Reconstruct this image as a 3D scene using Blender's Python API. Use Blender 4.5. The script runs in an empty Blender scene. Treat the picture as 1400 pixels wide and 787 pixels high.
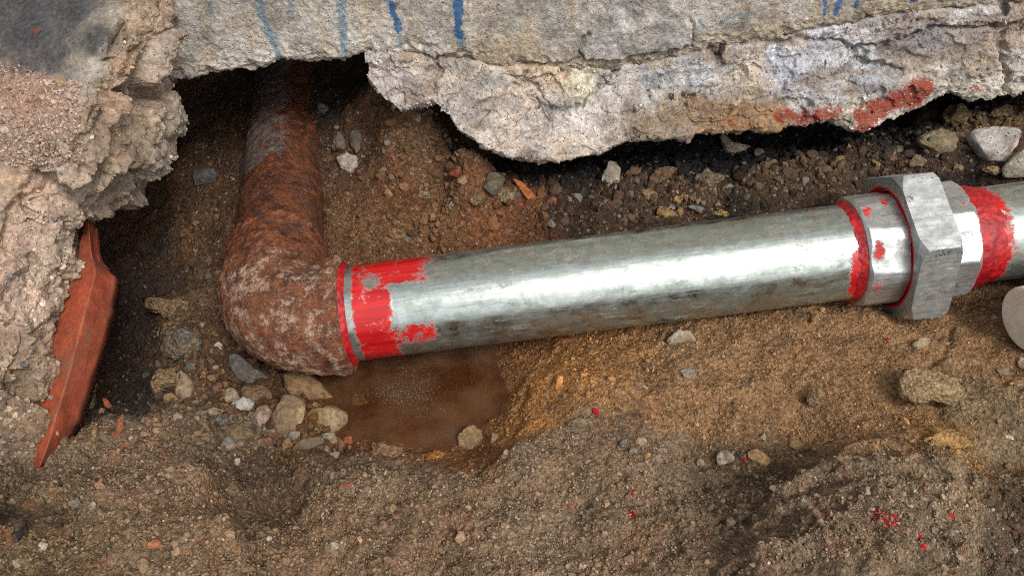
import bpy, bmesh, math, random
import numpy as np
from mathutils import Matrix, Vector

rng = np.random.default_rng(7)
random.seed(7)
scn = bpy.context.scene
col = scn.collection

# ------------------------------------------------------------------ camera
F = 1165.0                                   # focal length in pixels of the 1400 x 787 photograph
CAM = np.array([0.0, -0.57, 0.57])
PITCH, ROLL = math.radians(45), math.radians(4.2)
fwd = np.array([0, math.cos(PITCH), -math.sin(PITCH)])
up0 = np.array([0, math.sin(PITCH), math.cos(PITCH)])
rt0 = np.array([1.0, 0, 0])
RT = math.cos(ROLL) * rt0 - math.sin(ROLL) * up0
UP = math.sin(ROLL) * rt0 + math.cos(ROLL) * up0
cd = bpy.data.cameras.new('camera')
cd.sensor_width = 36.0
cd.lens = 36.0 * F / 1400.0
cd.clip_start = 0.01
cd.clip_end = 200
cam = bpy.data.objects.new('camera', cd)
col.objects.link(cam)
M = Matrix.Identity(4)
for i in range(3):
    M[i][0], M[i][1], M[i][2], M[i][3] = RT[i], UP[i], -fwd[i], CAM[i]
cam.matrix_world = M
scn.camera = cam

# ------------------------------------------------------------------ sky, sun, exposure
SUN_EL, SUN_AZ = math.radians(50), math.radians(147)     # azimuth clockwise from +Y (over the wall)
w = bpy.data.worlds.new('World')
scn.world = w
w.use_nodes = True
wn = w.node_tree
bg = wn.nodes['Background']
sky = wn.nodes.new('ShaderNodeTexSky')
sky.sky_type = 'NISHITA'
sky.sun_disc = False
sky.sun_elevation = SUN_EL
sky.sun_rotation = SUN_AZ
sky.dust_density = 4.0
sky.air_density = 1.0
hs = wn.nodes.new('ShaderNodeHueSaturation')
hs.inputs['Saturation'].default_value = 0.35
wn.links.new(sky.outputs[0], hs.inputs['Color'])
wn.links.new(hs.outputs[0], bg.inputs['Color'])
bg.inputs['Strength'].default_value = 0.125
sl = bpy.data.lights.new('sun', 'SUN')
sl.energy = 1.35
sl.angle = math.radians(12)
sl.color = (1.0, 0.95, 0.88)
so = bpy.data.objects.new('sun', sl)
col.objects.link(so)
sd = Vector((math.sin(SUN_AZ) * math.cos(SUN_EL), math.cos(SUN_AZ) * math.cos(SUN_EL), math.sin(SUN_EL)))
so.rotation_euler = sd.to_track_quat('Z', 'Y').to_euler()
so.location = sd * 5
vs = scn.view_settings
vs.view_transform = 'Standard'
vs.look = 'None'
vs.gamma = 1.0
vs.use_curve_mapping = False
vs.exposure = 0.50
scn.cycles.filter_width = 1.0
scn.cycles.use_denoising = False

# ------------------------------------------------------------------ pixel -> place helpers
def pdir(px, py):
    px = np.asarray(px, float); py = np.asarray(py, float)
    return fwd + RT * ((px - 700) / F)[..., None] + UP * ((393.5 - py) / F)[..., None]
def at_depth(px, py, d): return CAM + pdir(px, py) * d
def at_z(px, py, z):
    d = pdir(px, py); return CAM + d * ((np.asarray(z) - CAM[2]) / d[..., 2])[..., None]
def at_y(px, py, y):
    d = pdir(px, py); return CAM + d * ((np.asarray(y) - CAM[1]) / d[..., 1])[..., None]
def arr(l): return np.array(l, float)

# ------------------------------------------------------------------ noise
def _hash(ix, iy, iz, seed):
    h = (ix * np.uint32(374761393) + iy * np.uint32(668265263) + iz * np.uint32(2147483647) + np.uint32((seed * 974634777) & 0xffffffff))
    h = (h ^ (h >> np.uint32(13))) * np.uint32(1274126177)
    h = (h ^ (h >> np.uint32(16))) * np.uint32(2246822519)
    return h ^ (h >> np.uint32(15))
def perlin(P, seed=0):
    P = np.asarray(P, np.float32)
    I = np.floor(P); f = P - I
    I = I.astype(np.int64).astype(np.uint32)
    u = f * f * f * (f * (f * 6 - 15) + 10)
    out = np.zeros(P.shape[:-1], np.float32)
    for dx in (0, 1):
        wx = u[..., 0] if dx else 1 - u[..., 0]
        for dy in (0, 1):
            wy = u[..., 1] if dy else 1 - u[..., 1]
            for dz in (0, 1):
                wz = u[..., 2] if dz else 1 - u[..., 2]
                h = _hash(I[..., 0] + np.uint32(dx), I[..., 1] + np.uint32(dy), I[..., 2] + np.uint32(dz), seed)
                g = ((h & np.uint32(1023)).astype(np.float32) / 511.5 - 1) * (f[..., 0] - dx) \
                  + (((h >> np.uint32(10)) & np.uint32(1023)).astype(np.float32) / 511.5 - 1) * (f[..., 1] - dy) \
                  + (((h >> np.uint32(20)) & np.uint32(1023)).astype(np.float32) / 511.5 - 1) * (f[..., 2] - dz)
                out += g * wx * wy * wz
    return out * 1.3
def fbm(P, scale, octv=4, seed=0, gain=0.5, ridged=False):
    P = np.asarray(P) / scale
    out = 0; a = 1.0
    for o in range(octv):
        n = perlin(P * 2.03 ** o, seed + o * 17)
        out = out + a * ((0.5 - 2 * np.abs(n)) if ridged else n)
        a *= gain
    return out
def worley(P, scale, seed=0):
    """distance to nearest cell point, in cells, and the cell's random number"""
    P = np.asarray(P, np.float32) / scale
    I = np.floor(P); f = P - I
    I = I.astype(np.int64).astype(np.uint32)
    best = np.full(P.shape[:-1], 9, np.float32); sec = best.copy(); rid = np.zeros(P.shape[:-1], np.float32)
    for dx in (-1, 0, 1):
        for dy in (-1, 0, 1):
            for dz in (-1, 0, 1):
                h = _hash(I[..., 0] + np.uint32(dx & 0xffffffff), I[..., 1] + np.uint32(dy & 0xffffffff), I[..., 2] + np.uint32(dz & 0xffffffff), seed)
                d = (dx + (h & np.uint32(1023)).astype(np.float32) / 1023 - f[..., 0]) ** 2 \
                  + (dy + ((h >> np.uint32(10)) & np.uint32(1023)).astype(np.float32) / 1023 - f[..., 1]) ** 2 \
                  + (dz + ((h >> np.uint32(20)) & np.uint32(1023)).astype(np.float32) / 1023 - f[..., 2]) ** 2
                m = d < best
                sec = np.where(m, best, np.minimum(sec, d))
                rid = np.where(m, (h >> np.uint32(5) & np.uint32(4095)).astype(np.float32) / 4095, rid)
                best = np.where(m, d, best)
    return np.sqrt(best), np.sqrt(sec), rid
def facets(P, scale, seed, step, slope, edge=.08):
    """broken planes: each cell has its own height and its own tilt"""
    P = np.asarray(P, np.float32); Q = P / scale
    I = np.floor(Q); f = Q - I; I = I.astype(np.int64).astype(np.uint32)
    best = np.full(Q.shape[:-1], 9, np.float32); sec = best.copy(); h1 = np.zeros(Q.shape[:-1], np.float32)
    for dx in (-1, 0, 1):
        for dy in (-1, 0, 1):
            for dz in (-1, 0, 1):
                h = _hash(I[..., 0] + np.uint32(dx & 0xffffffff), I[..., 1] + np.uint32(dy & 0xffffffff), I[..., 2] + np.uint32(dz & 0xffffffff), seed)
                ox = dx + (h & np.uint32(1023)).astype(np.float32) / 1023 - f[..., 0]
                oy = dy + ((h >> np.uint32(10)) & np.uint32(1023)).astype(np.float32) / 1023 - f[..., 1]
                oz = dz + ((h >> np.uint32(20)) & np.uint32(1023)).astype(np.float32) / 1023 - f[..., 2]
                d = ox * ox + oy * oy + oz * oz
                r = (h >> np.uint32(5) & np.uint32(4095)).astype(np.float32) / 4095
                hh = (r - .5) * step + slope * scale * (ox * np.cos(r * 41) + oy * np.sin(r * 41) + oz * np.cos(r * 97))
                m = d < best
                sec = np.where(m, best, np.minimum(sec, d)); h1 = np.where(m, hh, h1); best = np.where(m, d, best)
    return h1 * sstep(0, edge, np.sqrt(sec) - np.sqrt(best))
def sstep(a, b, x):
    t = np.clip((x - a) / (b - a), 0, 1); return t * t * (3 - 2 * t)
def seg_dist(Q, pts):
    """distance of 2-d points Q to a polyline"""
    Q = np.asarray(Q); best = np.full(Q.shape[:-1], 1e9)
    for a, b in zip(pts[:-1], pts[1:]):
        ab = b - a; t = np.clip(((Q - a) @ ab) / (ab @ ab + 1e-12), 0, 1)
        best = np.minimum(best, np.linalg.norm(Q - a - t[..., None] * ab, axis=-1))
    return best
def inside(Q, poly):
    Q = np.asarray(Q); c = np.zeros(Q.shape[:-1], bool); n = len(poly); j = n - 1
    for i in range(n):
        xi, yi = poly[i]; xj, yj = poly[j]
        k = ((yi > Q[..., 1]) != (yj > Q[..., 1])) & (Q[..., 0] < (xj - xi) * (Q[..., 1] - yi) / (yj - yi + 1e-12) + xi)
        c ^= k; j = i
    return c
def signed(Q, poly):
    """positive inside the polygon"""
    d = seg_dist(Q, list(poly) + [poly[0]]); return np.where(inside(Q, poly), d, -d)

class Field:
    """values known at scattered 2-d points, spread over a grid; sampled bilinearly"""
    def __init__(s, pts, vals, lo, hi, n=(220, 180), mode='tps', lam=0.0, p=3.0):
        pts = arr(pts); vals = arr(vals)
        if vals.ndim == 1: vals = vals[:, None]
        s.lo, s.hi, s.n = arr(lo), arr(hi), n
        gx, gy = np.meshgrid(np.linspace(lo[0], hi[0], n[0]), np.linspace(lo[1], hi[1], n[1]), indexing='ij')
        G = np.stack([gx, gy], -1).reshape(-1, 2)
        d2 = ((G[:, None] - pts[None]) ** 2).sum(-1)
        if mode == 'tps':
            K = ((pts[:, None] - pts[None]) ** 2).sum(-1)
            phi = lambda r2: np.where(r2 > 1e-14, 0.5 * r2 * np.log(np.maximum(r2, 1e-14)), 0)
            N = len(pts); A = np.zeros((N + 3, N + 3))
            A[:N, :N] = phi(K) + lam * np.eye(N); A[:N, N] = 1; A[:N, N + 1:] = pts; A[N:, :N] = A[:N, N:].T
            c = np.linalg.solve(A, np.vstack([vals, np.zeros((3, vals.shape[1]))]))
            out = phi(d2) @ c[:N] + c[N] + G @ c[N + 1:]
        else:
            wt = 1 / (d2 + 1e-6) ** (p / 2); out = (wt @ vals) / wt.sum(1, keepdims=True)
        s.g = out.reshape(n[0], n[1], -1)
    def __call__(s, Q):
        Q = np.asarray(Q)
        t = np.clip((Q - s.lo) / (s.hi - s.lo), 0, 0.999999) * (arr(s.n) - 1)
        i = t.astype(int); f = t - i; a, b = i[..., 0], i[..., 1]; fx, fy = f[..., 0:1], f[..., 1:2]
        v = s.g[a, b] * (1 - fx) * (1 - fy) + s.g[a + 1, b] * fx * (1 - fy) + s.g[a, b + 1] * (1 - fx) * fy + s.g[a + 1, b + 1] * fx * fy
        return v[..., 0] if v.shape[-1] == 1 else v

# ------------------------------------------------------------------ mesh helpers
def make_mesh(name, V, quads=None, tris=None, mat=None, parent=None, attrs=None, cols=None, smooth=True, sharp=None):
    me = bpy.data.meshes.new(name)
    V = np.asarray(V, np.float32)
    fs = []
    if quads is not None: fs.append((np.asarray(quads, np.int32), 4))
    if tris is not None: fs.append((np.asarray(tris, np.int32), 3))
    nl = sum(len(f) * k for f, k in fs); nf = sum(len(f) for f, k in fs)
    me.vertices.add(len(V)); me.vertices.foreach_set('co', V.ravel())
    me.loops.add(nl); me.loops.foreach_set('vertex_index', np.concatenate([f.ravel() for f, k in fs]))
    st = []; o = 0
    for f, k in fs:
        st.append(o + np.arange(len(f)) * k); o += len(f) * k
    me.polygons.add(nf); me.polygons.foreach_set('loop_start', np.concatenate(st).astype(np.int32))
    me.polygons.foreach_set('use_smooth', np.full(nf, smooth))
    me.update(calc_edges=True)
    if cols is not None:
        a = me.attributes.new('Col', 'FLOAT_COLOR', 'POINT')
        c = np.ones((len(V), 4), np.float32); c[:, :3] = np.clip(cols, 0.004, 0.9); a.data.foreach_set('color', c.ravel())
    for k, v in (attrs or {}).items():
        v = np.asarray(v, np.float32)
        if v.ndim == 1:
            a = me.attributes.new(k, 'FLOAT', 'POINT'); a.data.foreach_set('value', v)
        else:
            a = me.attributes.new(k, 'FLOAT_VECTOR', 'POINT'); a.data.foreach_set('vector', v.ravel())
    if sharp: me.set_sharp_from_angle(angle=math.radians(sharp))
    if mat: me.materials.append(mat)
    ob = bpy.data.objects.new(name, me); col.objects.link(ob)
    if parent: ob.parent = parent
    return ob
def grid_quads(nu, nv, wrap=False):
    a = np.arange(nu * nv).reshape(nu, nv)
    if wrap: a = np.concatenate([a, a[:, :1]], 1)
    return np.stack([a[:-1, :-1], a[1:, :-1], a[1:, 1:], a[:-1, 1:]], -1).reshape(-1, 4)
def grid_normals(P):
    du = np.gradient(P, axis=0); dv = np.gradient(P, axis=1)
    n = np.cross(du, dv); return n / (np.linalg.norm(n, axis=-1, keepdims=True) + 1e-12)
def smooth_grid(A, k):
    for _ in range(k):
        B = A.copy()
        B[1:-1, 1:-1] = (A[1:-1, 1:-1] * 2 + A[2:, 1:-1] + A[:-2, 1:-1] + A[1:-1, 2:] + A[1:-1, :-2]) / 6
        A = B
    return A
def loft(rails, nu, rows, dense=None):
    """rails: list of (K,3) arrays with the same K; rows: number of rows in each gap"""
    K = len(rails[0])
    L = np.concatenate([[0], np.cumsum(np.mean([np.linalg.norm(np.diff(r, axis=0), axis=1) for r in rails], axis=0))])
    s = np.linspace(0, L[-1], nu)
    if dense:
        a, b, fr = L[dense[0]], L[dense[1]], dense[2]; w0 = a; w1 = L[-1] - b; m = int(nu * fr); r0 = int((nu - m) * w0 / (w0 + w1 + 1e-9)); r1 = nu - m - r0
        s = np.concatenate([np.linspace(0, a, r0, endpoint=False), np.linspace(a, b, m, endpoint=False), np.linspace(b, L[-1], r1)])
    R = np.array([[np.interp(s, L, r[:, c]) for c in range(3)] for r in rails]).transpose(0, 2, 1)
    out = []
    n = len(R)
    for g in range(n - 1):
        p0, p1, p2, p3 = R[max(g - 1, 0)], R[g], R[g + 1], R[min(g + 2, n - 1)]
        for k in range(rows[g] + (1 if g == n - 2 else 0)):
            t = k / rows[g]
            m1, m2 = (p2 - p0) * 0.35, (p3 - p1) * 0.35
            out.append((2 * t**3 - 3 * t**2 + 1) * p1 + (t**3 - 2 * t**2 + t) * m1 + (-2 * t**3 + 3 * t**2) * p2 + (t**3 - t**2) * m2)
    return np.stack(out, 1)          # (nu, nv, 3)
def empty(name, loc, label=None, cat=None, group=None):
    o = bpy.data.objects.new(name, None); o.empty_display_size = 0.02
    col.objects.link(o); o.location = loc
    tag(o, label, cat, group); return o
def tag(o, label=None, cat=None, group=None, kind=None):
    if label: o['label'] = label
    if cat: o['category'] = cat
    if group: o['group'] = group
    if kind: o['kind'] = kind
    return o

# ------------------------------------------------------------------ materials
class NT:
    def __init__(s, name):
        s.m = bpy.data.materials.new(name); s.m.use_nodes = True
        s.t = s.m.node_tree; s.b = s.t.nodes['Principled BSDF']
        s.out = s.t.nodes['Material Output']
    def n(s, typ, **kw):
        x = s.t.nodes.new(typ)
        for k, v in kw.items():
            if hasattr(x, k) and k not in x.inputs: setattr(x, k, v)
            else: x.inputs[k].default_value = v
        return x
    def l(s, a, b): s.t.links.new(a, b)
    def attr(s, name, o='Fac'): return s.n('ShaderNodeAttribute', attribute_name=name).outputs[o]
    def pos(s): return s.n('ShaderNodeNewGeometry').outputs['Position']
    def noise(s, vec, scale, detail=4, rough=0.55, dist=0.0):
        x = s.n('ShaderNodeTexNoise'); x.inputs['Scale'].default_value = scale; x.inputs['Detail'].default_value = detail
        x.inputs['Roughness'].default_value = rough; x.inputs['Distortion'].default_value = dist
        s.l(vec, x.inputs['Vector']); return x.outputs['Fac']
    def vor(s, vec, scale, feature='F1', out='Distance'):
        x = s.n('ShaderNodeTexVoronoi', feature=feature); x.inputs['Scale'].default_value = scale
        s.l(vec, x.inputs['Vector']); return x.outputs[out]
    def math(s, op, a, b=None, c=None, clamp=False):
        x = s.n('ShaderNodeMath', operation=op, use_clamp=clamp)
        for i, v in enumerate((a, b, c)):
            if v is None: continue
            if isinstance(v, (int, float)): x.inputs[i].default_value = v
            else: s.l(v, x.inputs[i])
        return x.outputs[0]
    def rng(s, v, a, b, lo=0.0, hi=1.0, interp='SMOOTHSTEP'):
        x = s.n('ShaderNodeMapRange', interpolation_type=interp)
        for k, q in (('From Min', a), ('From Max', b), ('To Min', lo), ('To Max', hi)): x.inputs[k].default_value = q
        s.l(v, x.inputs['Value']); return x.outputs[0]
    def mix(s, f, a, b, blend='MIX'):
        x = s.n('ShaderNodeMix', data_type='RGBA', blend_type=blend)
        for k, v in ((0, f), (6, a), (7, b)):
            if isinstance(v, (int, float)): x.inputs[k].default_value = v
            elif isinstance(v, tuple): x.inputs[k].default_value = (*v, 1)
            else: s.l(v, x.inputs[k])
        return x.outputs[2]
    def scalev(s, v, f):
        x = s.n('ShaderNodeVectorMath', operation='SCALE'); s.l(v, x.inputs[0])
        if isinstance(f, (int, float)): x.inputs['Scale'].default_value = f
        else: s.l(f, x.inputs['Scale'])
        return x.outputs[0]
    def mulv(s, v, q):
        x = s.n('ShaderNodeVectorMath', operation='MULTIPLY'); s.l(v, x.inputs[0]); x.inputs[1].default_value = q; return x.outputs[0]
    def bump(s, h, strength=0.5, dist=0.001, normal=None):
        x = s.n('ShaderNodeBump'); x.inputs['Strength'].default_value = strength; x.inputs['Distance'].default_value = dist
        s.l(h, x.inputs['Height'])
        if normal is not None: s.l(normal, x.inputs['Normal'])
        return x.outputs[0]
    def set(s, **kw):
        for k, v in kw.items():
            k = k.replace('_', ' ')
            if isinstance(v, (int, float)): s.b.inputs[k].default_value = v
            elif isinstance(v, tuple): s.b.inputs[k].default_value = (*v, 1) if len(v) == 3 else v
            else: s.l(v, s.b.inputs[k])

def mat_soil():
    m = NT('soil'); p = m.pos(); c = m.attr('Col', 'Color')
    n1 = m.noise(p, 260, 5, 0.65); n2 = m.noise(p, 45, 4, 0.6)
    cellc = m.vor(p, 420, out='Color')
    sp = m.n('ShaderNodeSeparateColor'); m.l(cellc, sp.inputs[0])
    v = m.math('ADD', m.rng(n1, 0.3, 0.7, 0.55, 1.4), m.rng(n2, 0.3, 0.7, -0.2, 0.2))
    v = m.math('MULTIPLY', v, m.rng(sp.outputs[0], 0, 1, 0.72, 1.28, 'LINEAR'))
    base = m.scalev(c, v)
    pale = m.rng(sp.outputs[1], 0.955, 0.975)
    base = m.mix(m.math('MULTIPLY', pale, 0.55), base, (0.36, 0.30, 0.22))
    wet = m.attr('wet')
    base = m.mix(wet, base, m.mix(0.5, base, (0.10, 0.045, 0.018)))
    h = m.math('ADD', m.math('MULTIPLY', m.vor(p, 330), -0.8), m.math('ADD', m.noise(p, 500, 4, 0.7), m.math('MULTIPLY', m.vor(p, 750), -0.4)))
    m.set(Base_Color=base, Roughness=m.math('SUBTRACT', m.rng(wet, 0, 1, 0.93, 0.42), m.math('MULTIPLY', m.attr('tar'), 0.45)), Normal=m.bump(h, 0.95, 0.0034))
    m.b.inputs['Specular IOR Level'].default_value = 0.25
    return m.m
def mat_crumb():
    m = NT('soil_crumbs'); p = m.pos(); c = m.attr('Col', 'Color')
    n1 = m.noise(p, 420, 4, 0.65)
    m.set(Base_Color=m.scalev(c, m.rng(n1, 0.3, 0.7, 0.6, 1.35)), Roughness=0.92, Normal=m.bump(n1, 0.6, 0.0008))
    m.b.inputs['Specular IOR Level'].default_value = 0.2
    return m.m
def mat_stone(name, pits=0.0, rough=0.85):
    m = NT(name); p = m.pos(); c = m.attr('Col', 'Color')
    n1 = m.noise(p, 190, 6, 0.68); n2 = m.noise(p, 60, 3, 0.6)
    base = m.scalev(c, m.math('ADD', m.rng(n1, 0.3, 0.7, 0.62, 1.3), m.rng(n2, 0.3, 0.7, -0.18, 0.18)))
    h = m.math('ADD', n1, m.math('MULTIPLY', m.vor(p, 260), -0.35))
    if pits:
        pm = m.rng(m.vor(p, 210), 0.16, 0.24, 1, 0)
        gate = m.rng(m.noise(p, 90, 2), 0.5, 0.58)
        pm = m.math('MULTIPLY', pm, gate)
        base = m.mix(m.math('MULTIPLY', pm, pits), base, (0.03, 0.028, 0.03))
        h = m.math('SUBTRACT', h, m.math('MULTIPLY', pm, 1.2))
    m.set(Base_Color=base, Roughness=rough, Normal=m.bump(h, 0.9, 0.0030))
    m.b.inputs['Specular IOR Level'].default_value = 0.3
    return m.m
def mat_clod():
    m = NT('earth_clod'); p = m.pos(); c = m.attr('Col', 'Color')
    n1 = m.noise(p, 260, 6, 0.7); cc = m.n('ShaderNodeSeparateColor'); m.l(m.vor(p, 400, out='Color'), cc.inputs[0])
    v = m.math('MULTIPLY', m.rng(n1, 0.3, 0.7, 0.55, 1.4), m.rng(cc.outputs[0], 0, 1, 0.72, 1.28, 'LINEAR'))
    h = m.math('ADD', m.math('MULTIPLY', m.vor(p, 300), -0.9), m.noise(p, 480, 4, 0.7))
    m.set(Base_Color=m.scalev(c, v), Roughness=0.93, Normal=m.bump(h, 1.0, 0.004))
    m.b.inputs['Specular IOR Level'].default_value = 0.2
    return m.m
def mat_concrete(name, paint=False):
    m = NT(name); p = m.pos(); c = m.attr('Col', 'Color')
    n1 = m.noise(p, 230, 6, 0.7); n2 = m.noise(p, 38, 5, 0.62); n3 = m.noise(m.mulv(p, (1, 1, 0.35)), 90, 4, 0.6)
    v = m.math('ADD', m.rng(n1, 0.28, 0.72, 0.68, 1.28), m.rng(n2, 0.3, 0.7, -0.22, 0.2))
    v = m.math('ADD', v, m.rng(n3, 0.3, 0.7, -0.12, 0.12))
    base = m.scalev(c, v)
    warm = m.rng(m.noise(p, 24, 4, 0.6, 0.6), 0.5, 0.68)
    base = m.mix(m.math('MULTIPLY', warm, 0.38), base, m.mix(1.0, base, (1.0, 0.80, 0.60), 'MULTIPLY'))
    cool = m.rng(m.noise(p, 19, 4, 0.6, 0.6), 0.5, 0.70)
    base = m.mix(m.math('MULTIPLY', cool, 0.35), base, m.mix(1.0, base, (0.86, 0.93, 1.0), 'MULTIPLY'))
    pit = m.math('MULTIPLY', m.rng(m.vor(p, 240), 0.10, 0.2, 1, 0), m.rng(m.noise(p, 60, 2), 0.5, 0.6))
    base = m.mix(m.math('MULTIPLY', pit, 0.75), base, (0.05, 0.04, 0.035))
    agg = m.n('ShaderNodeSeparateColor'); m.l(m.vor(p, 330, out='Color'), agg.inputs[0])
    base = m.mix(m.math('MULTIPLY', m.rng(agg.outputs[0], 0.9, 0.93), 0.35), base, (0.16, 0.13, 0.11))
    base = m.mix(m.rng(agg.outputs[1], 0.92, 0.95), base, m.scalev(base, 1.3))
    if paint:
        jag = m.math('ADD', m.math('MULTIPLY', m.noise(p, 330, 5, 0.75), 1.3), m.math('MULTIPLY', m.noise(p, 75, 3, 0.6), 0.9))
        for a, cc in (('blue', (0.04, 0.17, 0.27)), ('deepblue', (0.010, 0.095, 0.25)), ('red', (0.27, 0.042, 0.02)), ('black', (0.012, 0.011, 0.013))):
            f = m.rng(m.math('ADD', m.attr(a), m.math('SUBTRACT', jag, 1.10)), 0.36, 0.64)
            k = {'blue': 0.58, 'deepblue': 0.82, 'red': 0.9, 'black': 0.9}[a]
            base = m.mix(m.math('MULTIPLY', f, k), base, cc)
    h = m.math('ADD', m.math('ADD', n1, m.math('MULTIPLY', m.noise(p, 90, 5, 0.65), 1.2)), m.math('MULTIPLY', pit, -1.3))
    m.set(Base_Color=base, Roughness=0.9, Normal=m.bump(h, 0.85, 0.0034))
    m.b.inputs['Specular IOR Level'].default_value = 0.25
    return m.m
def mat_rust(name, tone=1.0):
    m = NT(name); p = m.pos(); dust = m.attr('dust'); crust = m.attr('crust')
    a = m.noise(p, 38, 8, 0.74); b = m.noise(p, 105, 8, 0.76); c = m.noise(p, 30, 8, 0.72); d = m.noise(p, 320, 6, 0.75)
    base = m.mix(m.rng(a, 0.33, 0.66), (0.045, 0.015, 0.010), (0.175, 0.056, 0.024))
    base = m.mix(m.math('MULTIPLY', m.rng(b, 0.45, 0.68), 0.75), base, (0.36, 0.115, 0.030))
    base = m.mix(m.math('MULTIPLY', m.rng(c, 0.53, 0.68), 0.85), base, (0.036, 0.018, 0.017))
    pale = m.math('MULTIPLY', m.rng(m.math('ADD', m.noise(p, 62, 9, 0.80), m.math('MULTIPLY', m.math('SUBTRACT', crust, 0.5), 0.25)), 0.585, 0.68), crust)
    base = m.mix(m.math('MULTIPLY', pale, 0.8), base, (0.42, 0.27, 0.19))
    dm = m.rng(m.math('ADD', dust, m.math('MULTIPLY', m.math('SUBTRACT', m.noise(p, 48, 8, 0.74), 0.5), 2.6)), 0.36, 0.66)
    base = m.mix(dm, base, m.mix(m.rng(b, 0.35, 0.65), (0.085, 0.062, 0.058), (0.24, 0.185, 0.155)))
    base = m.scalev(base, m.rng(d, 0.3, 0.7, 0.6 * tone, 1.35 * tone))
    h = m.math('ADD', m.math('MULTIPLY', b, 1.4), m.math('ADD', d, m.math('MULTIPLY', pale, 0.5)))
    m.set(Base_Color=base, Roughness=m.rng(d, 0.3, 0.7, 0.30, 0.66), Normal=m.bump(h, 0.8, 0.0026))
    m.b.inputs['Specular IOR Level'].default_value = 0.45
    return m.m
def mat_zinc(name, grime=0.5, metal_col=(0.55, 0.59, 0.555), rough=(0.12, 0.36), flat=0.0):
    m = NT(name); q = m.attr('pc', 'Vector')
    st = m.noise(m.mulv(q, (9, 130, 130)), 1.0, 6, 0.7, 0.3); st2 = m.noise(m.mulv(q, (45, 420, 420)), 1.0, 4, 0.65)
    bl = m.noise(q, 55, 6, 0.68, 0.3); fine = m.noise(q, 380, 4, 0.7)
    base = m.mix(m.rng(bl, 0.38, 0.62), metal_col, tuple(x * y for x, y in zip(metal_col, (0.60, 0.64, 0.61))))
    base = m.mix(m.math('MULTIPLY', m.rng(st, 0.5, 0.7), 0.5), base, (0.27, 0.30, 0.28))
    g = m.math('MULTIPLY', m.rng(m.noise(m.mulv(q, (26, 75, 75)), 1.0, 7, 0.75, 0.5), 0.56, 0.64), m.rng(fine, 0.42, 0.55))
    base = m.mix(m.math('MULTIPLY', g, grime), base, (0.07, 0.075, 0.07))
    spg = m.n('ShaderNodeSeparateColor'); m.l(m.vor(q, 190, out='Color'), spg.inputs[0])
    base = m.scalev(base, m.rng(spg.outputs[0], 0, 1, 0.88, 1.10, 'LINEAR'))
    scr = m.math('MULTIPLY', m.rng(m.noise(m.mulv(q, (14, 700, 700)), 1.0, 3, 0.6), 0.64, 0.70), m.rng(m.noise(q, 30, 3, 0.6), 0.5, 0.6))
    base = m.mix(m.math('MULTIPLY', scr, 0.55), base, (0.12, 0.125, 0.12))
    ws = m.rng(m.noise(m.mulv(q, (60, 200, 200)), 1.0, 5, 0.7), 0.66, 0.70)
    base = m.mix(m.math('MULTIPLY', ws, 0.7), base, (0.78, 0.80, 0.80))
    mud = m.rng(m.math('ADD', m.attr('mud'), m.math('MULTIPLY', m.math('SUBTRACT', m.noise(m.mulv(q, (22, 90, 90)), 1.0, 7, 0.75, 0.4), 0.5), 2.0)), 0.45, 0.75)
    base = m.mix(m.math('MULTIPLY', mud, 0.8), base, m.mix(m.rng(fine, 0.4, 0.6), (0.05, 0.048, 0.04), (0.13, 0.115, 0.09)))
    pm = m.attr('paint')
    jag = m.math('ADD', m.math('MULTIPLY', m.noise(m.mulv(q, (150, 210, 210)), 1.0, 8, 0.82), 1.9), m.math('MULTIPLY', m.noise(q, 55, 3, 0.5), 0.9))
    rm = m.rng(m.math('ADD', pm, m.math('SUBTRACT', jag, 1.40)), 0.40, 0.68)
    base = m.mix(rm, base, m.mix(m.rng(st, 0.35, 0.65), (0.30, 0.003, 0.005), (0.58, 0.013, 0.012)))
    met = m.math('MULTIPLY', m.math('MULTIPLY', m.math('SUBTRACT', 1.0, rm), m.rng(bl, 0.35, 0.65, 0.98, 0.80)), m.math('MULTIPLY', m.math('SUBTRACT', 1.0, m.math('MULTIPLY', g, 0.6)), m.math('SUBTRACT', 1.0, m.math('MULTIPLY', mud, 0.75))))
    r = m.math('ADD', m.rng(bl, 0.3, 0.7, rough[0], rough[1]), m.math('MULTIPLY', m.rng(st2, 0.4, 0.7), 0.14))
    r = m.math('MAXIMUM', r, m.math('MULTIPLY', rm, 0.34))
    r = m.math('MAXIMUM', r, m.math('MULTIPLY', mud, 0.6))
    h = m.math('ADD', m.math('ADD', m.math('MULTIPLY', st2, 0.35), m.math('MULTIPLY', bl, 0.5)), m.math('ADD', m.math('MULTIPLY', rm, 1.1), m.math('MULTIPLY', fine, 0.12)))
    m.set(Base_Color=base, Metallic=met, Roughness=r, Normal=m.bump(h, 0.35, 0.0007))
    return m.m
def mat_sealant():
    m = NT('red_sealant'); p = m.pos(); n = m.noise(p, 240, 5, 0.7); n2 = m.noise(p, 70, 4, 0.6)
    base = m.mix(m.rng(n2, 0.35, 0.65), (0.25, 0.003, 0.006), (0.47, 0.010, 0.012))
    base = m.scalev(base, m.rng(n, 0.3, 0.7, 0.6, 1.2))
    m.set(Base_Color=base, Roughness=0.42, Normal=m.bump(n, 0.7, 0.0014))
    return m.m
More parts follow.
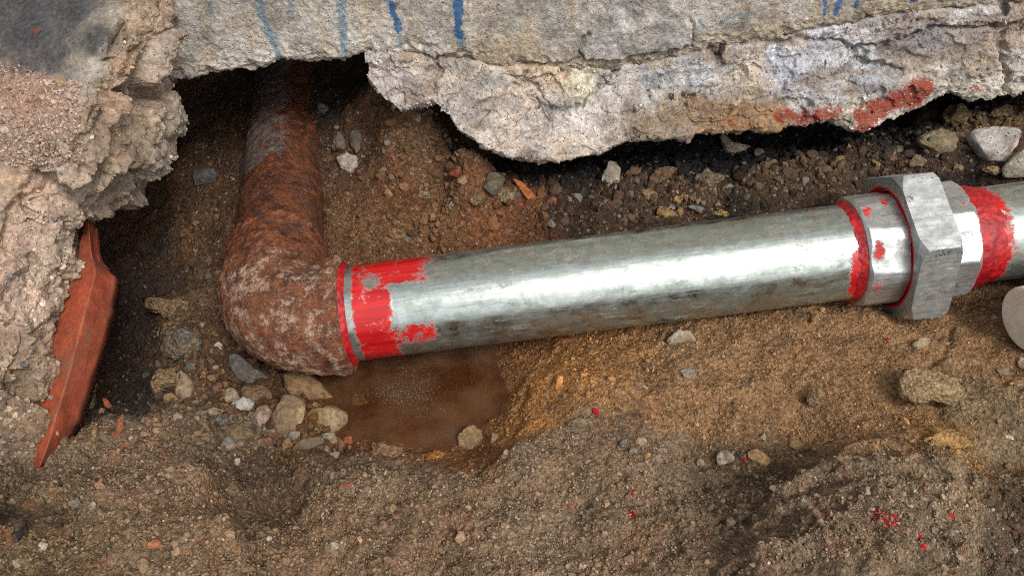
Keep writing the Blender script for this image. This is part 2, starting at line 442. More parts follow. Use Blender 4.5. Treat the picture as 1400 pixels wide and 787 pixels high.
def mat_clay():
    m = NT('red_clay'); p = m.pos(); n = m.noise(p, 60, 6, 0.65); f = m.noise(p, 350, 4, 0.7); c = m.attr('Col', 'Color')
    base = m.scalev(c, m.math('ADD', m.rng(n, 0.3, 0.7, 0.65, 1.2), m.rng(f, 0.3, 0.7, -0.15, 0.15)))
    base = m.mix(m.math('MULTIPLY', m.rng(m.noise(p, 34, 6, 0.7), 0.50, 0.66), 0.6), base, (0.16, 0.085, 0.05))
    m.set(Base_Color=base, Roughness=0.85, Normal=m.bump(m.math('ADD', n, f), 0.5, 0.0022))
    return m.m
def mat_water():
    m = NT('muddy_water'); p = m.pos(); n = m.noise(p, 30, 3, 0.5)
    t = m.t; nodes = t.nodes
    tr = nodes.new('ShaderNodeBsdfTransparent'); tr.inputs[0].default_value = (0.80, 0.62, 0.45, 1)
    df = nodes.new('ShaderNodeBsdfDiffuse'); df.inputs[0].default_value = (0.17, 0.085, 0.042, 1)
    gl = nodes.new('ShaderNodeBsdfGlossy'); gl.inputs['Roughness'].default_value = 0.06
    fr = nodes.new('ShaderNodeFresnel'); fr.inputs[0].default_value = 1.33
    bp = m.bump(n, 0.06, 0.004)
    for x in (gl, fr): t.links.new(bp, x.inputs['Normal'])
    a = nodes.new('ShaderNodeMixShader'); t.links.new(m.rng(m.noise(p, 22, 4, 0.6), 0.3, 0.7, 0.12, 0.55), a.inputs[0])
    t.links.new(tr.outputs[0], a.inputs[1]); t.links.new(df.outputs[0], a.inputs[2])
    b = nodes.new('ShaderNodeMixShader'); t.links.new(fr.outputs[0], b.inputs[0]); t.links.new(a.outputs[0], b.inputs[1]); t.links.new(gl.outputs[0], b.inputs[2])
    t.links.new(b.outputs[0], m.out.inputs['Surface'])
    return m.m
def mat_plastic():
    m = NT('milky_plastic'); p = m.pos(); n = m.noise(p, 60, 5, 0.6)
    m.set(Base_Color=m.mix(m.rng(n, 0.35, 0.7), (0.84, 0.77, 0.62), (0.72, 0.64, 0.48)), Roughness=0.4, Normal=m.bump(n, 0.1, 0.001))
    return m.m
SOIL, CRUMB = mat_soil(), mat_crumb()
CLOD = mat_clod()
STONE, PITTED = mat_stone('stone'), mat_stone('pitted_concrete', 0.95)
WALLM, SLABM = mat_concrete('wall_concrete', True), mat_concrete('slab_concrete', True)
RUST, RUST_OLD = mat_rust('rusty_iron', 1.08), mat_rust('old_rusty_iron', .76)
ZINC, CASTZ = mat_zinc('galvanised_zinc'), mat_zinc('cast_zinc', 1.0, (0.60, 0.61, 0.61), (0.36, 0.56))
SEAL, CLAY, WATER, PLASTIC = mat_sealant(), mat_clay(), mat_water(), mat_plastic()

# ------------------------------------------------------------------ where the pipes run (needed by the ground)
D0 = 0.807
B0 = at_depth(arr(478), arr(428.5), D0)
B1 = at_depth(arr(1390), arr(315.0), D0)
bdir = (B1 - B0) / np.linalg.norm(B1 - B0)
KN = B0 - bdir * 0.0735                       # corner of the elbow's axis
A1 = at_z(arr(398), arr(112), KN[2] - 0.012)
adir = (A1 - KN) / np.linalg.norm(A1 - KN)
RP = 0.0452

# ------------------------------------------------------------------ ground
soil_ctrl = [  # px, py, z
 (1400,480,-.030),(1300,470,-.032),(1200,460,-.036),(1100,455,-.038),(1000,462,-.042),(900,478,-.045),(800,494,-.050),(745,505,-.056),
 (722,520,-.060),(708,570,-.066),(685,540,-.090),(660,510,-.098),(600,505,-.103),(550,560,-.104),(490,560,-.104),(600,600,-.095),(645,618,-.082),
 (560,612,-.085),(470,600,-.094),
 (420,634,-.064),(500,640,-.058),(580,648,-.053),(650,655,-.048),(715,612,-.046),(780,597,-.043),(860,612,-.042),(920,640,-.041),
 (500,700,-.034),(600,700,-.026),(700,680,-.036),(800,680,-.036),(400,785,-.022),(600,785,-.016),(800,785,-.012),(1000,785,-.004),
 (950,655,-.054),(1030,640,-.047),(1075,674,-.022),(1150,642,-.010),(1225,634,.0),(1290,664,.002),(1345,704,-.008),(1210,700,.004),(1200,760,.014),(1090,618,-.043),(1370,640,-.054),
 (1385,655,-.044),(1395,740,-.036),(1300,760,-.004),(1290,600,-.032),(1380,580,-.032),(1150,590,-.036),(1000,560,-.037),(1000,505,-.040),(880,550,-.041),(1250,520,-.034),
 (345,655,-.070),(378,715,-.064),(288,648,-.016),(312,725,.002),(200,655,-.012),(110,675,-.014),(200,750,.012),(50,765,.010),(15,640,-.008),(60,650,-.030),(420,700,-.052),
 (290,598,-.060),(360,618,-.072),(210,592,-.050),(165,598,-.044),(110,615,-.034),
 (190,560,-.080),(170,500,-.118),(172,430,-.112),(190,360,-.11),(235,510,-.080),(285,545,-.079),(335,560,-.080),(250,440,-.076),(275,390,-.080),(240,310,-.080),(160,330,-.11),(380,560,-.081),
 (280,255,-.066),(265,190,-.052),(300,150,-.046),(370,490,-.094),(410,530,-.086),(446,585,-.087),(395,600,-.080),
 (600,440,-.098),(700,440,-.085),(800,420,-.066),(1000,390,-.050),(1200,360,-.044),(1380,330,-.040),
 (465,345,-.040),(480,260,-.018),(530,310,-.030),(600,325,-.036),(600,265,-.018),(640,238,-.014),(700,240,-.020),(760,265,-.020),(760,238,-.026),(830,240,-.026),(700,224,-.024),(700,300,-.030),
 (800,305,-.030),(900,290,-.026),(1000,272,-.020),(1100,255,-.014),(900,242,-.020),(900,216,-.032),(1000,238,-.016),(1000,208,-.030),(1100,226,-.012),(1100,196,-.028),(1200,212,-.006),(1195,186,-.022),(1300,190,.008),(1290,155,-.014),(1385,185,.016),(1385,150,.006),(1385,245,.0),(1300,235,-.006),
 (540,166,.054),(575,160,.058),(600,176,.050),(632,200,.034),(655,218,.014),(600,225,.012),(500,130,.058),(505,200,.012),(470,250,-.014),(438,260,-.022),(440,200,.002),(436,150,.006),(470,150,.016),(300,112,-.045),(400,100,-.06),
]
sc_ = arr(soil_ctrl)
sw = at_z(sc_[:, 0], sc_[:, 1], sc_[:, 2])
extra = arr([(-1.3,-.9,0),(0,-.9,.02),(1.3,-.9,0),(-.8,-.45,.01),(.8,-.45,-.01),(0,-.5,.01),(-.4,-.42,.01),(.4,-.42,.01),(1.0,0,-.03),(1.5,.2,-.02),(.8,.2,.01),(-1.3,0,0),(-.8,.1,-.05),
             (-.6,.45,-.0),(-.3,.5,-.02),(-.1,.45,.02),(.1,.34,-.01),(.3,.34,-.01),(.6,.36,.0),(1.2,.40,-.02),(0.0,.30,-.03),(-.3,.65,.12),(.3,.65,.14),(1.2,.65,.14),(-1.2,.65,.1)])
SW = np.vstack([sw, extra])
HF = Field(SW[:, :2], SW[:, 2], (-1.5, -1.0), (1.6, 0.7), (420, 320), 'tps', lam=1e-6)

def dens(a, b, step, lo, hi, g=1.10):
    mid = list(np.arange(a, b, step)); l, r = [], []
    x, s = a, step
    while x > lo: s *= g; x -= s; l.append(x)
    x, s = mid[-1], step
    while x < hi: s *= g; x += s; r.append(x)
    return np.array(l[::-1] + mid + r)
gx = dens(-.58, .60, .00155, -2.2, 2.2)
gy = dens(-.33, .28, .00155, -2.2, .70, 1.05)
X, Y = np.meshgrid(gx, gy, indexing='ij')
PXY = np.stack([X, Y, 0 * X], -1)
z = HF(PXY[..., :2])
far = sstep(1.0, 1.5, np.maximum(np.abs(X), -Y + .2)); z = z * (1 - far)
# roughness by region: 1 = crumbly, 0 = trodden smooth
rg = arr([(600,280,1),(900,270,1),(1200,230,1),(1350,190,1),(520,200,.8),(250,300,.9),(250,450,.9),(300,560,.8),(150,690,1),(250,700,.9),(60,720,1),(420,660,.75),(500,720,.8),(700,720,.7),
          (900,720,.7),(1100,740,.8),(1250,740,.85),(1380,700,1),(850,540,.36),(1000,560,.36),(1200,480,.22),(1300,480,.22),(1120,600,.26),(1350,580,.25),(760,530,.2),(1250,560,.25),(950,480,.4),(580,560,.12),(640,530,.12),(520,590,.15),(1050,480,.5),(1160,650,.4),(1280,660,.35)])
rgw = at_z(rg[:, 0], rg[:, 1], -.03)
RF = Field(rgw[:, :2], rg[:, 2], (-1.0, -.6), (1.0, .6), (160, 120), 'idw')
R = RF(PXY[..., :2])
P3 = np.stack([X, Y, z], -1)
z = z + fbm(P3, .11, 3, 3) * .009 + fbm(P3, .040, 3, 9) * .0060 * (.4 + R)
PW = np.stack([X * .9, Y, 0 * X], -1) + fbm(P3, .03, 3, 14)[..., None] * .014
z = z + facets(PW, .050, 15, .006, .07, .22) * sstep(-.02, -.10, Y) + facets(P3 + fbm(P3, .012, 3, 17)[..., None] * .006, .022, 18, .0045, .10, .14) * (.25 + .75 * R)
z = z + fbm(P3, .05, 3, 19, ridged=True) * .0012 * (.3 + .7 * R)
d1, d2, rid = worley(P3 + fbm(P3, .02, 2, 31)[..., None] * .006, .021, 5)
z = z + np.maximum(0, .62 - d1) * sstep(.45, .9, rid) * .011 * R
d1, d2, rid2 = worley(P3, .0095, 8)
z = z + np.maximum(0, .6 - d1) * sstep(.3, .9, rid2) * .0065 * (.15 + R)
z = z + fbm(P3, .009, 3, 41) * .0030 * (.22 + R)
d1, d2, rid3 = worley(P3, .0056, 12)
z = z + np.maximum(0, .65 - d1) * sstep(.1, .8, rid3) * .0042 * (.10 + R)
# trodden layers: low terraces running across the front
lay = fbm(np.stack([X * .5, Y * 1.6, 0 * X], -1), .06, 3, 77)

def px_xy(pts, zz=-.03): 
    p = arr(pts); return at_z(p[:, 0], p[:, 1], zz)[:, :2]
# cracks and little steps
def raised(poly, zz, h, soft, wob=.006, seed=0):
    q = px_xy(poly, zz); Qw = P3[..., :2] + np.stack([fbm(P3, .03, 4, 551 + seed), fbm(P3, .03, 4, 552 + seed)], -1) * wob * 2
    return h * sstep(-soft, soft, signed(Qw, list(q)))
z = z + raised([(330,642),(420,634),(520,642),(600,650),(650,662),(690,630),(720,610),(790,594),(860,618),(960,646),(1020,655),(1060,668),(1100,820),(330,860)], -.045, .010, .004)
z = z + raised([(1060,668),(1120,642),(1220,628),(1280,650),(1345,702),(1335,760),(1290,860),(1050,860),(1000,790),(1040,720)], -.01, .012, .010, seed=3)
z = z + raised([(1105,730),(1150,700),(1225,690),(1290,705),(1330,760),(1250,860),(1080,860)], .0, .008, .004, seed=5)
z = z + raised([(-60,668),(60,690),(180,655),(285,640),(306,680),(338,740),(360,800),(380,880),(-60,900)], -.01, .014, .005, seed=7)
z = z + raised([(990,800),(1030,765),(1080,750),(1130,760),(1150,800),(1140,860),(980,860)], .0, .008, .005, seed=9)
QXY = P3[..., :2] + np.stack([fbm(P3, .02, 3, 51), fbm(P3, .02, 3, 52)], -1) * .006
for pts, wd, dp in [([(295,640),(312,690),(340,730),(360,787)], .006, .012), ([(960,655),(1020,640),(1090,628),(1150,622)], .007, .006),
                    ([(1060,715),(1130,690),(1200,682),(1270,690)], .005, .008), ([(1000,775),(1060,745),(1120,735)], .006, .006),
                    ([(1265,500),(1300,478),(1306,440)], .003, .005), ([(1105,412),(1112,432)], .002, .006), ([(1190,470),(1250,460),(1290,452)], .003, .003),
                    ([(10,730),(30,715),(45,705)], .012, .022), ([(690,600),(700,565),(712,525),(722,500)], .004, .004)]:
    dd = seg_dist(QXY, list(px_xy(pts)))
    z = z - dp * np.exp(-(dd / wd) ** 2)
for pts, wd, hh in [([(1150,635),(1220,628),(1270,650),(1330,690)], .009, .016), ([(1080,668),(1130,655)], .008, .010)]:
    dd = seg_dist(QXY, list(px_xy(pts)))
    z = z + hh * np.exp(-(dd / wd) ** 2)
WATER_Z = -.0885
pit = sstep(.004, -.012, z - WATER_Z)
# keep the ground out of the pipes
pa = lambda Q, A, B: None
def clear_pipe(z, A, B, r, gap):
    ab = (B - A)[:2]; L2 = ab @ ab
    t = np.clip(((X - A[0]) * ab[0] + (Y - A[1]) * ab[1]) / L2, 0, 1)
    cx, cy, cz = A[0] + t * ab[0], A[1] + t * ab[1], A[2] + t * (B - A)[2]
    d = np.hypot(X - cx, Y - cy)
    low = cz - np.sqrt(np.maximum(r * r - d * d, 0)) - gap
    return np.where(d < r, np.minimum(z, low + .004 * 0), z)
z = clear_pipe(z, B0, B1 + bdir * .3, RP, .0015)
z = clear_pipe(z, KN, KN + adir * .10, RP + .006, -.002)
GV = np.stack([X, Y, z], -1)
# soil colours (albedo, with shade painted into the left trench floor)
BR, OR, GR, BK, DK, RD, PK = (.255,.165,.094), (.34,.178,.066), (.218,.170,.126), (.012,.011,.013), (.060,.042,.030), (.205,.098,.048), (.26,.19,.145)
soil_cols = [(1350,480,BR),(1250,470,BR),(1150,470,BR),(1050,490,BR),(950,480,BR),(1000,560,BR),(1200,540,BR),(1350,560,(.18,.135,.085)),(1150,590,BR),(1380,600,(.19,.155,.105)),(1290,605,(.27,.16,.065)),
 (880,540,(.26,.165,.09)),(850,490,(.29,.165,.075)),(820,540,(.29,.17,.08)),(780,510,OR),(740,540,OR),(760,560,(.24,.135,.058)),(720,590,OR),(690,620,(.22,.11,.045)),(640,625,(.20,.10,.042)),
 (600,560,(.20,.095,.042)),(540,580,(.20,.095,.042)),(480,560,(.17,.085,.042)),(650,520,(.20,.095,.042)),(560,520,(.16,.08,.038)),
 (780,590,GR),(720,640,GR),(850,610,(.19,.14,.10)),(900,640,GR),(600,660,GR),(500,660,GR),(450,720,(.195,.138,.094)),(600,740,(.19,.138,.096)),(750,720,GR),(900,720,(.19,.145,.104)),(1000,680,(.11,.085,.06)),(1040,645,(.09,.068,.045)),
 (1100,690,GR),(1200,660,(.21,.165,.12)),(1150,760,(.185,.145,.105)),(1250,740,(.17,.135,.10)),(1380,680,(.075,.055,.038)),(1390,760,(.10,.08,.06)),(1300,690,(.23,.18,.13)),
 (380,700,(.12,.085,.058)),(350,650,(.10,.07,.05)),(280,680,(.20,.145,.098)),(200,660,(.20,.15,.11)),(150,740,(.18,.135,.09)),(60,700,(.15,.115,.075)),(30,720,(.035,.028,.022)),(60,770,(.15,.11,.07)),(100,620,(.20,.155,.115)),(250,760,(.19,.14,.095)),
 (200,600,(.20,.145,.105)),(300,610,(.13,.10,.072)),(180,520,(.022,.022,.025)),(170,450,(.028,.028,.033)),(190,400,(.03,.03,.034)),(210,350,(.045,.04,.038)),(230,480,(.085,.058,.040)),(240,430,(.125,.085,.054)),(280,500,(.105,.068,.042)),(330,550,(.09,.057,.034)),(260,330,(.105,.064,.037)),(250,260,(.085,.052,.032)),(280,180,(.075,.048,.032)),(210,300,(.075,.047,.031)),  # trench floor tones lowered so the colour carries its shade
 (400,530,(.08,.045,.025)),(440,600,(.10,.055,.028)),
 (480,320,(.135,.082,.046)),(540,300,(.15,.090,.050)),(600,310,(.17,.098,.056)),(680,320,(.175,.085,.045)),(560,240,(.15,.080,.043)),(520,200,(.12,.066,.036)),(540,160,(.115,.072,.043)),(600,185,(.13,.086,.052)),(575,165,(.13,.086,.052)),(640,212,(.10,.062,.038)),(470,200,(.085,.05,.032)),(440,150,(.04,.03,.026)),
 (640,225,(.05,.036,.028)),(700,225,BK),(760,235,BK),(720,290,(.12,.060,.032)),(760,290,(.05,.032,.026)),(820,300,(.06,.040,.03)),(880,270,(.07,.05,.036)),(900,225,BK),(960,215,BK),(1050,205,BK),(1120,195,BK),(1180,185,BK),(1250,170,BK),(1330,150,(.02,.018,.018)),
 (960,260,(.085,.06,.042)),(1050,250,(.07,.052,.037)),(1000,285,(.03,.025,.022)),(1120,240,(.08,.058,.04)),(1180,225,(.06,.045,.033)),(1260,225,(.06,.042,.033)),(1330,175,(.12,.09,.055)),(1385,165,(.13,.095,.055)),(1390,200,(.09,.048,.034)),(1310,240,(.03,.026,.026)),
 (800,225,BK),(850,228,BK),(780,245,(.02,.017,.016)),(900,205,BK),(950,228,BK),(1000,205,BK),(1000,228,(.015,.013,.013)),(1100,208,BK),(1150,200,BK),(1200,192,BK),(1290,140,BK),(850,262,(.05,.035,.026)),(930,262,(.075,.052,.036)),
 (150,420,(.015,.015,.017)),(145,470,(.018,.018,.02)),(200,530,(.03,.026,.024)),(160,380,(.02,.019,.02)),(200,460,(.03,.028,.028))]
scw = at_z(arr([c[0] for c in soil_cols]), arr([c[1] for c in soil_cols]), -.03)
scw[:, 2] = HF(scw[:, :2])
for _ in range(3):   # the colour sits on the surface that pixel sees
    zz = HF(scw[:, :2]); scw = at_z(arr([c[0] for c in soil_cols]), arr([c[1] for c in soil_cols]), zz)
CF = Field(scw[:, :2], arr([c[2] for c in soil_cols]), (-.75, -.40), (.75, .50), (300, 220), 'idw', p=4.5)
def soil_colour(Pt):
    q = Pt[..., :2] + np.stack([fbm(Pt, .045, 4, 61), fbm(Pt, .045, 4, 62)], -1) * .022
    return CF(q)
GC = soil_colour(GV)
GC = GC * np.array((1.0, .885, .75)) * 1.10 * (1 + .30 * fbm(GV, .03, 4, 66)[..., None])
rs = sstep(.22, .5, fbm(GV, .028, 3, 71)); GC = GC * (1 - .5 * rs[..., None] * R[..., None]) + np.array((.22, .085, .04)) * (.5 * rs * R)[..., None] * np.clip(GC.mean(-1, keepdims=True) / .1, 0, 1)
for pts, rad in [([(1192,735),(1202,742),(1198,748)], .0062), ([(1232,755),(1238,764)], .004), ([(865,678)], .004), ([(1300,770)], .003), ([(1288,722)], .003)]:
    q = px_xy(pts, -.0); q = list(q) if len(q) > 1 else [q[0], q[0] + 1e-4]
    dd = seg_dist(QXY, q) + fbm(P3, .006, 3, 81) * .006
    f = sstep(rad, rad * .5, dd)[..., None]; GC = GC * (1 - f) + np.array((.42, .012, .016)) * f
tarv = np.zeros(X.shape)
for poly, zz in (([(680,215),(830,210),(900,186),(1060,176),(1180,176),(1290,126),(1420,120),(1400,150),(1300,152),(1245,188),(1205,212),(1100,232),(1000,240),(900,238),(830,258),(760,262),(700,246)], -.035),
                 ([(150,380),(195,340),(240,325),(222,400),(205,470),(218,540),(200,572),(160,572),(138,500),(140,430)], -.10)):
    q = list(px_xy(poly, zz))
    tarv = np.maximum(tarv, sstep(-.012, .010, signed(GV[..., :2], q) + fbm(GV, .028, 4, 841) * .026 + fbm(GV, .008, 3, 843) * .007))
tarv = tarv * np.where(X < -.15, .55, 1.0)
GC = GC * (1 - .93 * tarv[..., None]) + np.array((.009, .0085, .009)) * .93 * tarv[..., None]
wet = np.clip(pit * .9 + sstep(-.062, -.085, z) * .45 * sstep(.30, .05, np.abs(X + .1)), 0, 1)
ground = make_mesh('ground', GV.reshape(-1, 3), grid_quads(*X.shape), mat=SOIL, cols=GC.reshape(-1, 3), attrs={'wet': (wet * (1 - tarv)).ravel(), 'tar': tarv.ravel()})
tag(ground, 'damp brown crumbly soil of the dug trench', None, kind='structure')

def soil_z(x, y):
    i = np.clip(np.searchsorted(gx, x) - 1, 0, len(gx) - 2); j = np.clip(np.searchsorted(gy, y) - 1, 0, len(gy) - 2)
    fx = (x - gx[i]) / (gx[i + 1] - gx[i]); fy = (y - gy[j]) / (gy[j + 1] - gy[j])
    return z[i, j] * (1 - fx) * (1 - fy) + z[i + 1, j] * fx * (1 - fy) + z[i, j + 1] * (1 - fx) * fy + z[i + 1, j + 1] * fx * fy
def hit(px, py):
    """where the pixel's line of sight meets the ground"""
    d = pdir(arr(px), arr(py)); t = np.linspace(.45, 1.6, 2400)
    p = CAM + t[:, None] * d; b = p[:, 2] < soil_z(p[:, 0], p[:, 1])
    k = np.argmax(b) if b.any() else 1200
    return p[k], t[k]

# ------------------------------------------------------------------ puddle
wx = np.linspace(-.225, .08, 60); wy = np.linspace(-.22, .05, 40)
WX, WY = np.meshgrid(wx, wy, indexing='ij')
water = make_mesh('water', np.stack([WX, WY, 0 * WX + WATER_Z], -1).reshape(-1, 3), grid_quads(60, 40), mat=WATER)
tag(water, 'shallow muddy puddle in the pit below the pipe', None, kind='structure')

# ------------------------------------------------------------------ concrete wall at the back: plastered face over a broken footing
WY0 = .200
wall = empty('concrete_wall', (0, WY0, 0), 'stained grey concrete wall with blue paint drips and a broken footing', 'wall')
wall['kind'] = 'thing'
def rail(pts, dy=0.0):
    p = arr(pts); return at_y(p[:, 0], p[:, 1], p[:, 2] + dy)
edge = [(-420,168),(-200,150),(60,128),(200,112),(246,106),(262,109),(285,100),(312,98),(345,95),(380,86),(430,82),(465,80),(490,71),(520,68),(550,73),(585,78),(640,86),(700,92),(760,93),(800,96),(850,93),(905,84),(965,69),(1008,64),(1030,55),(1090,46),(1140,42),(1175,31),(1200,23),(1250,19),(1300,12),(1340,14),(1400,2),(1560,-12),(1900,-40),(2300,-70)]
e = arr(edge); K = len(e)
E = at_y(e[:, 0], e[:, 1], WY0)
def off(P, dy, dz):
    Q = P.copy(); Q[:, 1] += dy; Q[:, 2] += dz; return Q
def flat(P, y, zz):
    Q = P.copy(); Q[:, 1] = y; Q[:, 2] = zz; return Q
Wr = [flat(E, .66, -.25), flat(E, .66, 2.2), flat(E, WY0 + .015, 2.2), flat(E, WY0 + .004, .46), flat(E, WY0, .245), off(E, -.001, .02), off(E, 0, .005), off(E, .007, -.002), off(E, .03, -.004), off(E, .20, .0)]
WP = loft(Wr, 1050, [4, 4, 12, 20, 60, 34, 10, 8, 14, 6])[:, :, :] if False else loft(Wr, 850, [4, 4, 10, 14, 62, 34, 8, 8, 10], (2, 33, .88))
N = grid_normals(WP); N = np.where((N[..., 1:2] * 0 + 1) > 0, N, N)
if N[400, 60, 1] > 0: N = -N
XZ = WP[..., [0, 2]]
near = sstep(.05, .0, np.abs(WP[..., 1] - WY0)) * sstep(.6, .3, WP[..., 2])
def on_wall(pts, y=WY0): 
    p = arr(pts); return at_y(p[:, 0], p[:, 1], y)[:, [0, 2]]
edge_d = seg_dist(XZ, list(E[:, [0, 2]]))
disp = fbm(WP, .08, 3, 5) * .003 + fbm(WP, .02, 4, 6) * .0011 + fbm(WP, .006, 3, 16) * .0006
disp += fbm(WP, .014, 4, 7, ridged=True) * .004 * sstep(.03, .0, edge_d)
patch = [on_wall([q])[0] for q in [(838,-10),(815,30),(790,62),(800,80),(850,78),(905,68),(945,60),(950,40),(938,15),(940,-10)]]
WQ = XZ + np.stack([fbm(WP, .012, 3, 91), fbm(WP, .012, 3, 92)], -1) * .004
sp_ = signed(WQ, patch)
disp += sstep(-.001, .002, sp_) * .0045 + sstep(.0, .012, sp_) * fbm(WP, .03, 3, 94) * .004
disp -= .007 * np.exp(-(sp_ / .0014) ** 2) * sstep(.2, -.1, fbm(WP, .05, 2, 95))
hole = seg_dist(WQ, list(on_wall([(852,8),(858,30),(868,20)]))); disp -= .006 * np.exp(-(hole / .006) ** 2)
disp -= .003 * sstep(.006, .0, np.abs(seg_dist(WQ, list(on_wall([(600,82),(700,93),(790,82)]))))) 
WPd = WP + N * (disp * near)[..., None]
jit = sstep(.02, .0, edge_d) * near
WPd[..., 2] += jit * (fbm(WP, .02, 4, 12) * .006)
WC = np.zeros(WP.shape) + np.array((.45, .42, .37))
t = sstep(.0, .06, XZ[..., 1] - .10) 
lf = sstep(-.28, -.36, XZ[..., 0])
WC = WC * (1 - .35 * lf[..., None]) + np.array((.27, .255, .235)) * .35 * lf[..., None]
stain = sstep(.05, .4, fbm(np.stack([WP[..., 0], WP[..., 1] * 0, WP[..., 2] * .25], -1), .022, 5, 22)); WC = WC * (1 - .55 * stain[..., None]) + np.array((.40, .32, .215)) * .55 * stain[..., None]
grim = sstep(.05, .45, fbm(WP, .045, 5, 23)); WC = WC * (1 - .4 * grim[..., None]) + np.array((.21, .195, .17)) * .4 * grim[..., None]
low = sstep(.035, .008, edge_d) * sstep(-.09, 0, XZ[..., 0]); WC = WC * (1 - .55 * low[..., None]) + np.array((.30, .225, .145)) * .55 * low[..., None]
ins = sstep(.0, .004, sp_)[..., None]; WC = WC * (1 - .7 * ins) + np.array((.36, .345, .34)) * .7 * ins
def stroke(pts, wd, y=WY0, Q=None, amp=1.0):
    dd = seg_dist(WQ if Q is None else Q, list(on_wall(pts, y))); return amp * np.exp(-(dd / wd) ** 2)
blue = np.zeros(XZ.shape[:-1]); deep = blue.copy()
for pts, wd, a in [([(335,-60),(350,0),(362,30),(374,52),(379,80)], .0046, .60), ([(390,-60),(398,0),(396,20)], .0036, .5), ([(455,-60),(464,0),(470,40),(470,68)], .0042, .60), ([(518,-60),(530,0),(542,22),(548,60)], .0040, .62),
                   ([(622,-60),(624,0),(626,40),(632,66)], .0040, .62), ([(280,-60),(285,20),(290,45)], .006, .38), ([(1090,45),(1120,38)], .003, .5), ([(955,28),(962,36)], .002, .55), ([(985,30),(1012,18),(1024,22)], .0018, .55)]:
    blue = np.maximum(blue, stroke(pts, wd * 1.25, amp=a + .14))
for pts, wd, a in [([(536,8),(541,22),(546,40)], .0050, .8), ([(624,2),(626,30),(628,50)], .0048, .85), ([(1135,-40),(1128,2),(1124,20)], .0036, .8), ([(1152,-40),(1147,2),(1142,18)], .0034, .8), ([(1175,-40),(1172,2),(1170,8)], .003, .7), ([(1250,-30),(1248,4)], .003, .7)]:
    deep = np.maximum(deep, stroke(pts, wd * 1.1, amp=a))
blk = stroke([(1376,0),(1378,12),(1372,20)], .006, amp=.9)
face = make_mesh('wall_face', (WPd - arr(wall.location)).reshape(-1, 3), grid_quads(*WP.shape[:2]), mat=WALLM, parent=wall, cols=WC.reshape(-1, 3),
                 attrs={'blue': blue.ravel(), 'deepblue': deep.ravel(), 'red': np.zeros(blue.size), 'black': blk.ravel()})

# footing: (top edge, upper shoulder, belly, bottom edge) px,py at matching stations, each with its own y
foot = [ # top px,py | belly px,py,y | bottom px,py,y
 ((499,78),(505,92,.196),(502,104,.196)), ((512,72),(516,105,.188),(514,124,.186)), ((525,69),(532,112,.182),(528,142,.178)), ((540,70),(552,115,.176),(548,158,.172)), ((560,74),(570,112,.172),(572,150,.170)),
 ((580,79),(592,115,.170),(592,143,.168)), ((605,82),(615,125,.166),(614,156,.164)), ((630,85),(636,140,.162),(630,186,.158)), ((660,88),(664,150,.160),(660,204,.154)), ((700,92),(700,155,.158),(700,213,.150)),
 ((745,93),(745,155,.156),(745,219,.148)), ((790,95),(785,155,.156),(785,220,.146)), ((830,94),(828,152,.156),(830,208,.148)), ((870,91),(868,145,.158),(875,196,.152)), ((905,84),(905,138,.160),(912,190,.156)),
 ((940,76),(942,128,.162),(942,192,.158)), ((975,68),(980,124,.164),(985,184,.160)), ((1010,63),(1015,118,.166),(1020,180,.162)), ((1050,52),(1055,112,.166),(1060,184,.162)), ((1090,46),(1098,108,.166),(1100,176,.162)),
 ((1130,43),(1135,104,.168),(1135,168,.164)), ((1160,35),(1165,100,.168),(1165,180,.162)), ((1185,28),(1188,96,.168),(1190,182,.162)), ((1210,22),(1212,90,.170),(1212,168,.166)), ((1240,19),(1242,84,.170),(1245,158,.168)),
 ((1270,17),(1272,76,.172),(1274,142,.172)), ((1300,12),(1302,72,.174),(1300,132,.174)), ((1335,14),(1338,76,.174),(1338,142,.174)), ((1370,8),(1372,74,.174),(1372,134,.174)), ((1420,0),(1420,70,.172),(1420,126,.172)), ((1560,-12),(1560,60,.17),(1560,118,.17)), ((1900,-40),(1900,30,.17),(1900,95,.17)), ((2300,-70),(2300,0,.17),(2300,60,.17))]
tp = at_y(arr([f[0][0] for f in foot]), arr([f[0][1] for f in foot]), WY0)
bl_ = at_y(arr([f[1][0] for f in foot]), arr([f[1][1] for f in foot]), arr([f[1][2] for f in foot]))
bt = at_y(arr([f[2][0] for f in foot]), arr([f[2][1] for f in foot]), arr([f[2][2] for f in foot]))
def onto(P, y):           # the same line of sight, met at another distance from the wall
    d = P - CAM; return CAM + d * ((y - CAM[1]) / d[:, 1])[:, None]
bl_ = onto(bl_, WY0 * .52 + bt[:, 1] * .48)
sh = onto(tp * .55 + bl_ * .45, WY0 * .80 + bt[:, 1] * .20)
lw = onto(bl_ * .4 + bt * .6, WY0 * .18 + bt[:, 1] * .82)
Fr = [off(tp, .05, .004), off(tp, .004, .003), off(tp, -.004, -.004), sh, bl_, lw, off(bt, .001, .004), off(bt, .010, -.004), off(bt, .032, -.005), off(bt, .15, -.004)]
FP = loft(Fr, 1000, [3, 5, 22, 26, 34, 30, 8, 12, 6], (0, 29, .94))
N = grid_normals(FP)
if N[500, 70, 1] > 0: N = -N
XZ = FP[..., [0, 2]]
FQ = XZ + np.stack([fbm(FP, .014, 4, 191), fbm(FP, .014, 4, 192)], -1) * .006
vis = sstep(.232, .21, FP[..., 1])
disp = fbm(FP, .08, 3, 105) * .0045 + fbm(FP, .022, 4, 106) * .0018 + fbm(FP, .0065, 3, 107) * .0009
disp += fbm(FP * arr([1, 1, 2.6]), .05, 4, 108, ridged=True) * .0014
u1, u2, ur = worley(FP + fbm(FP, .015, 3, 113)[..., None] * .010, .020, 114)
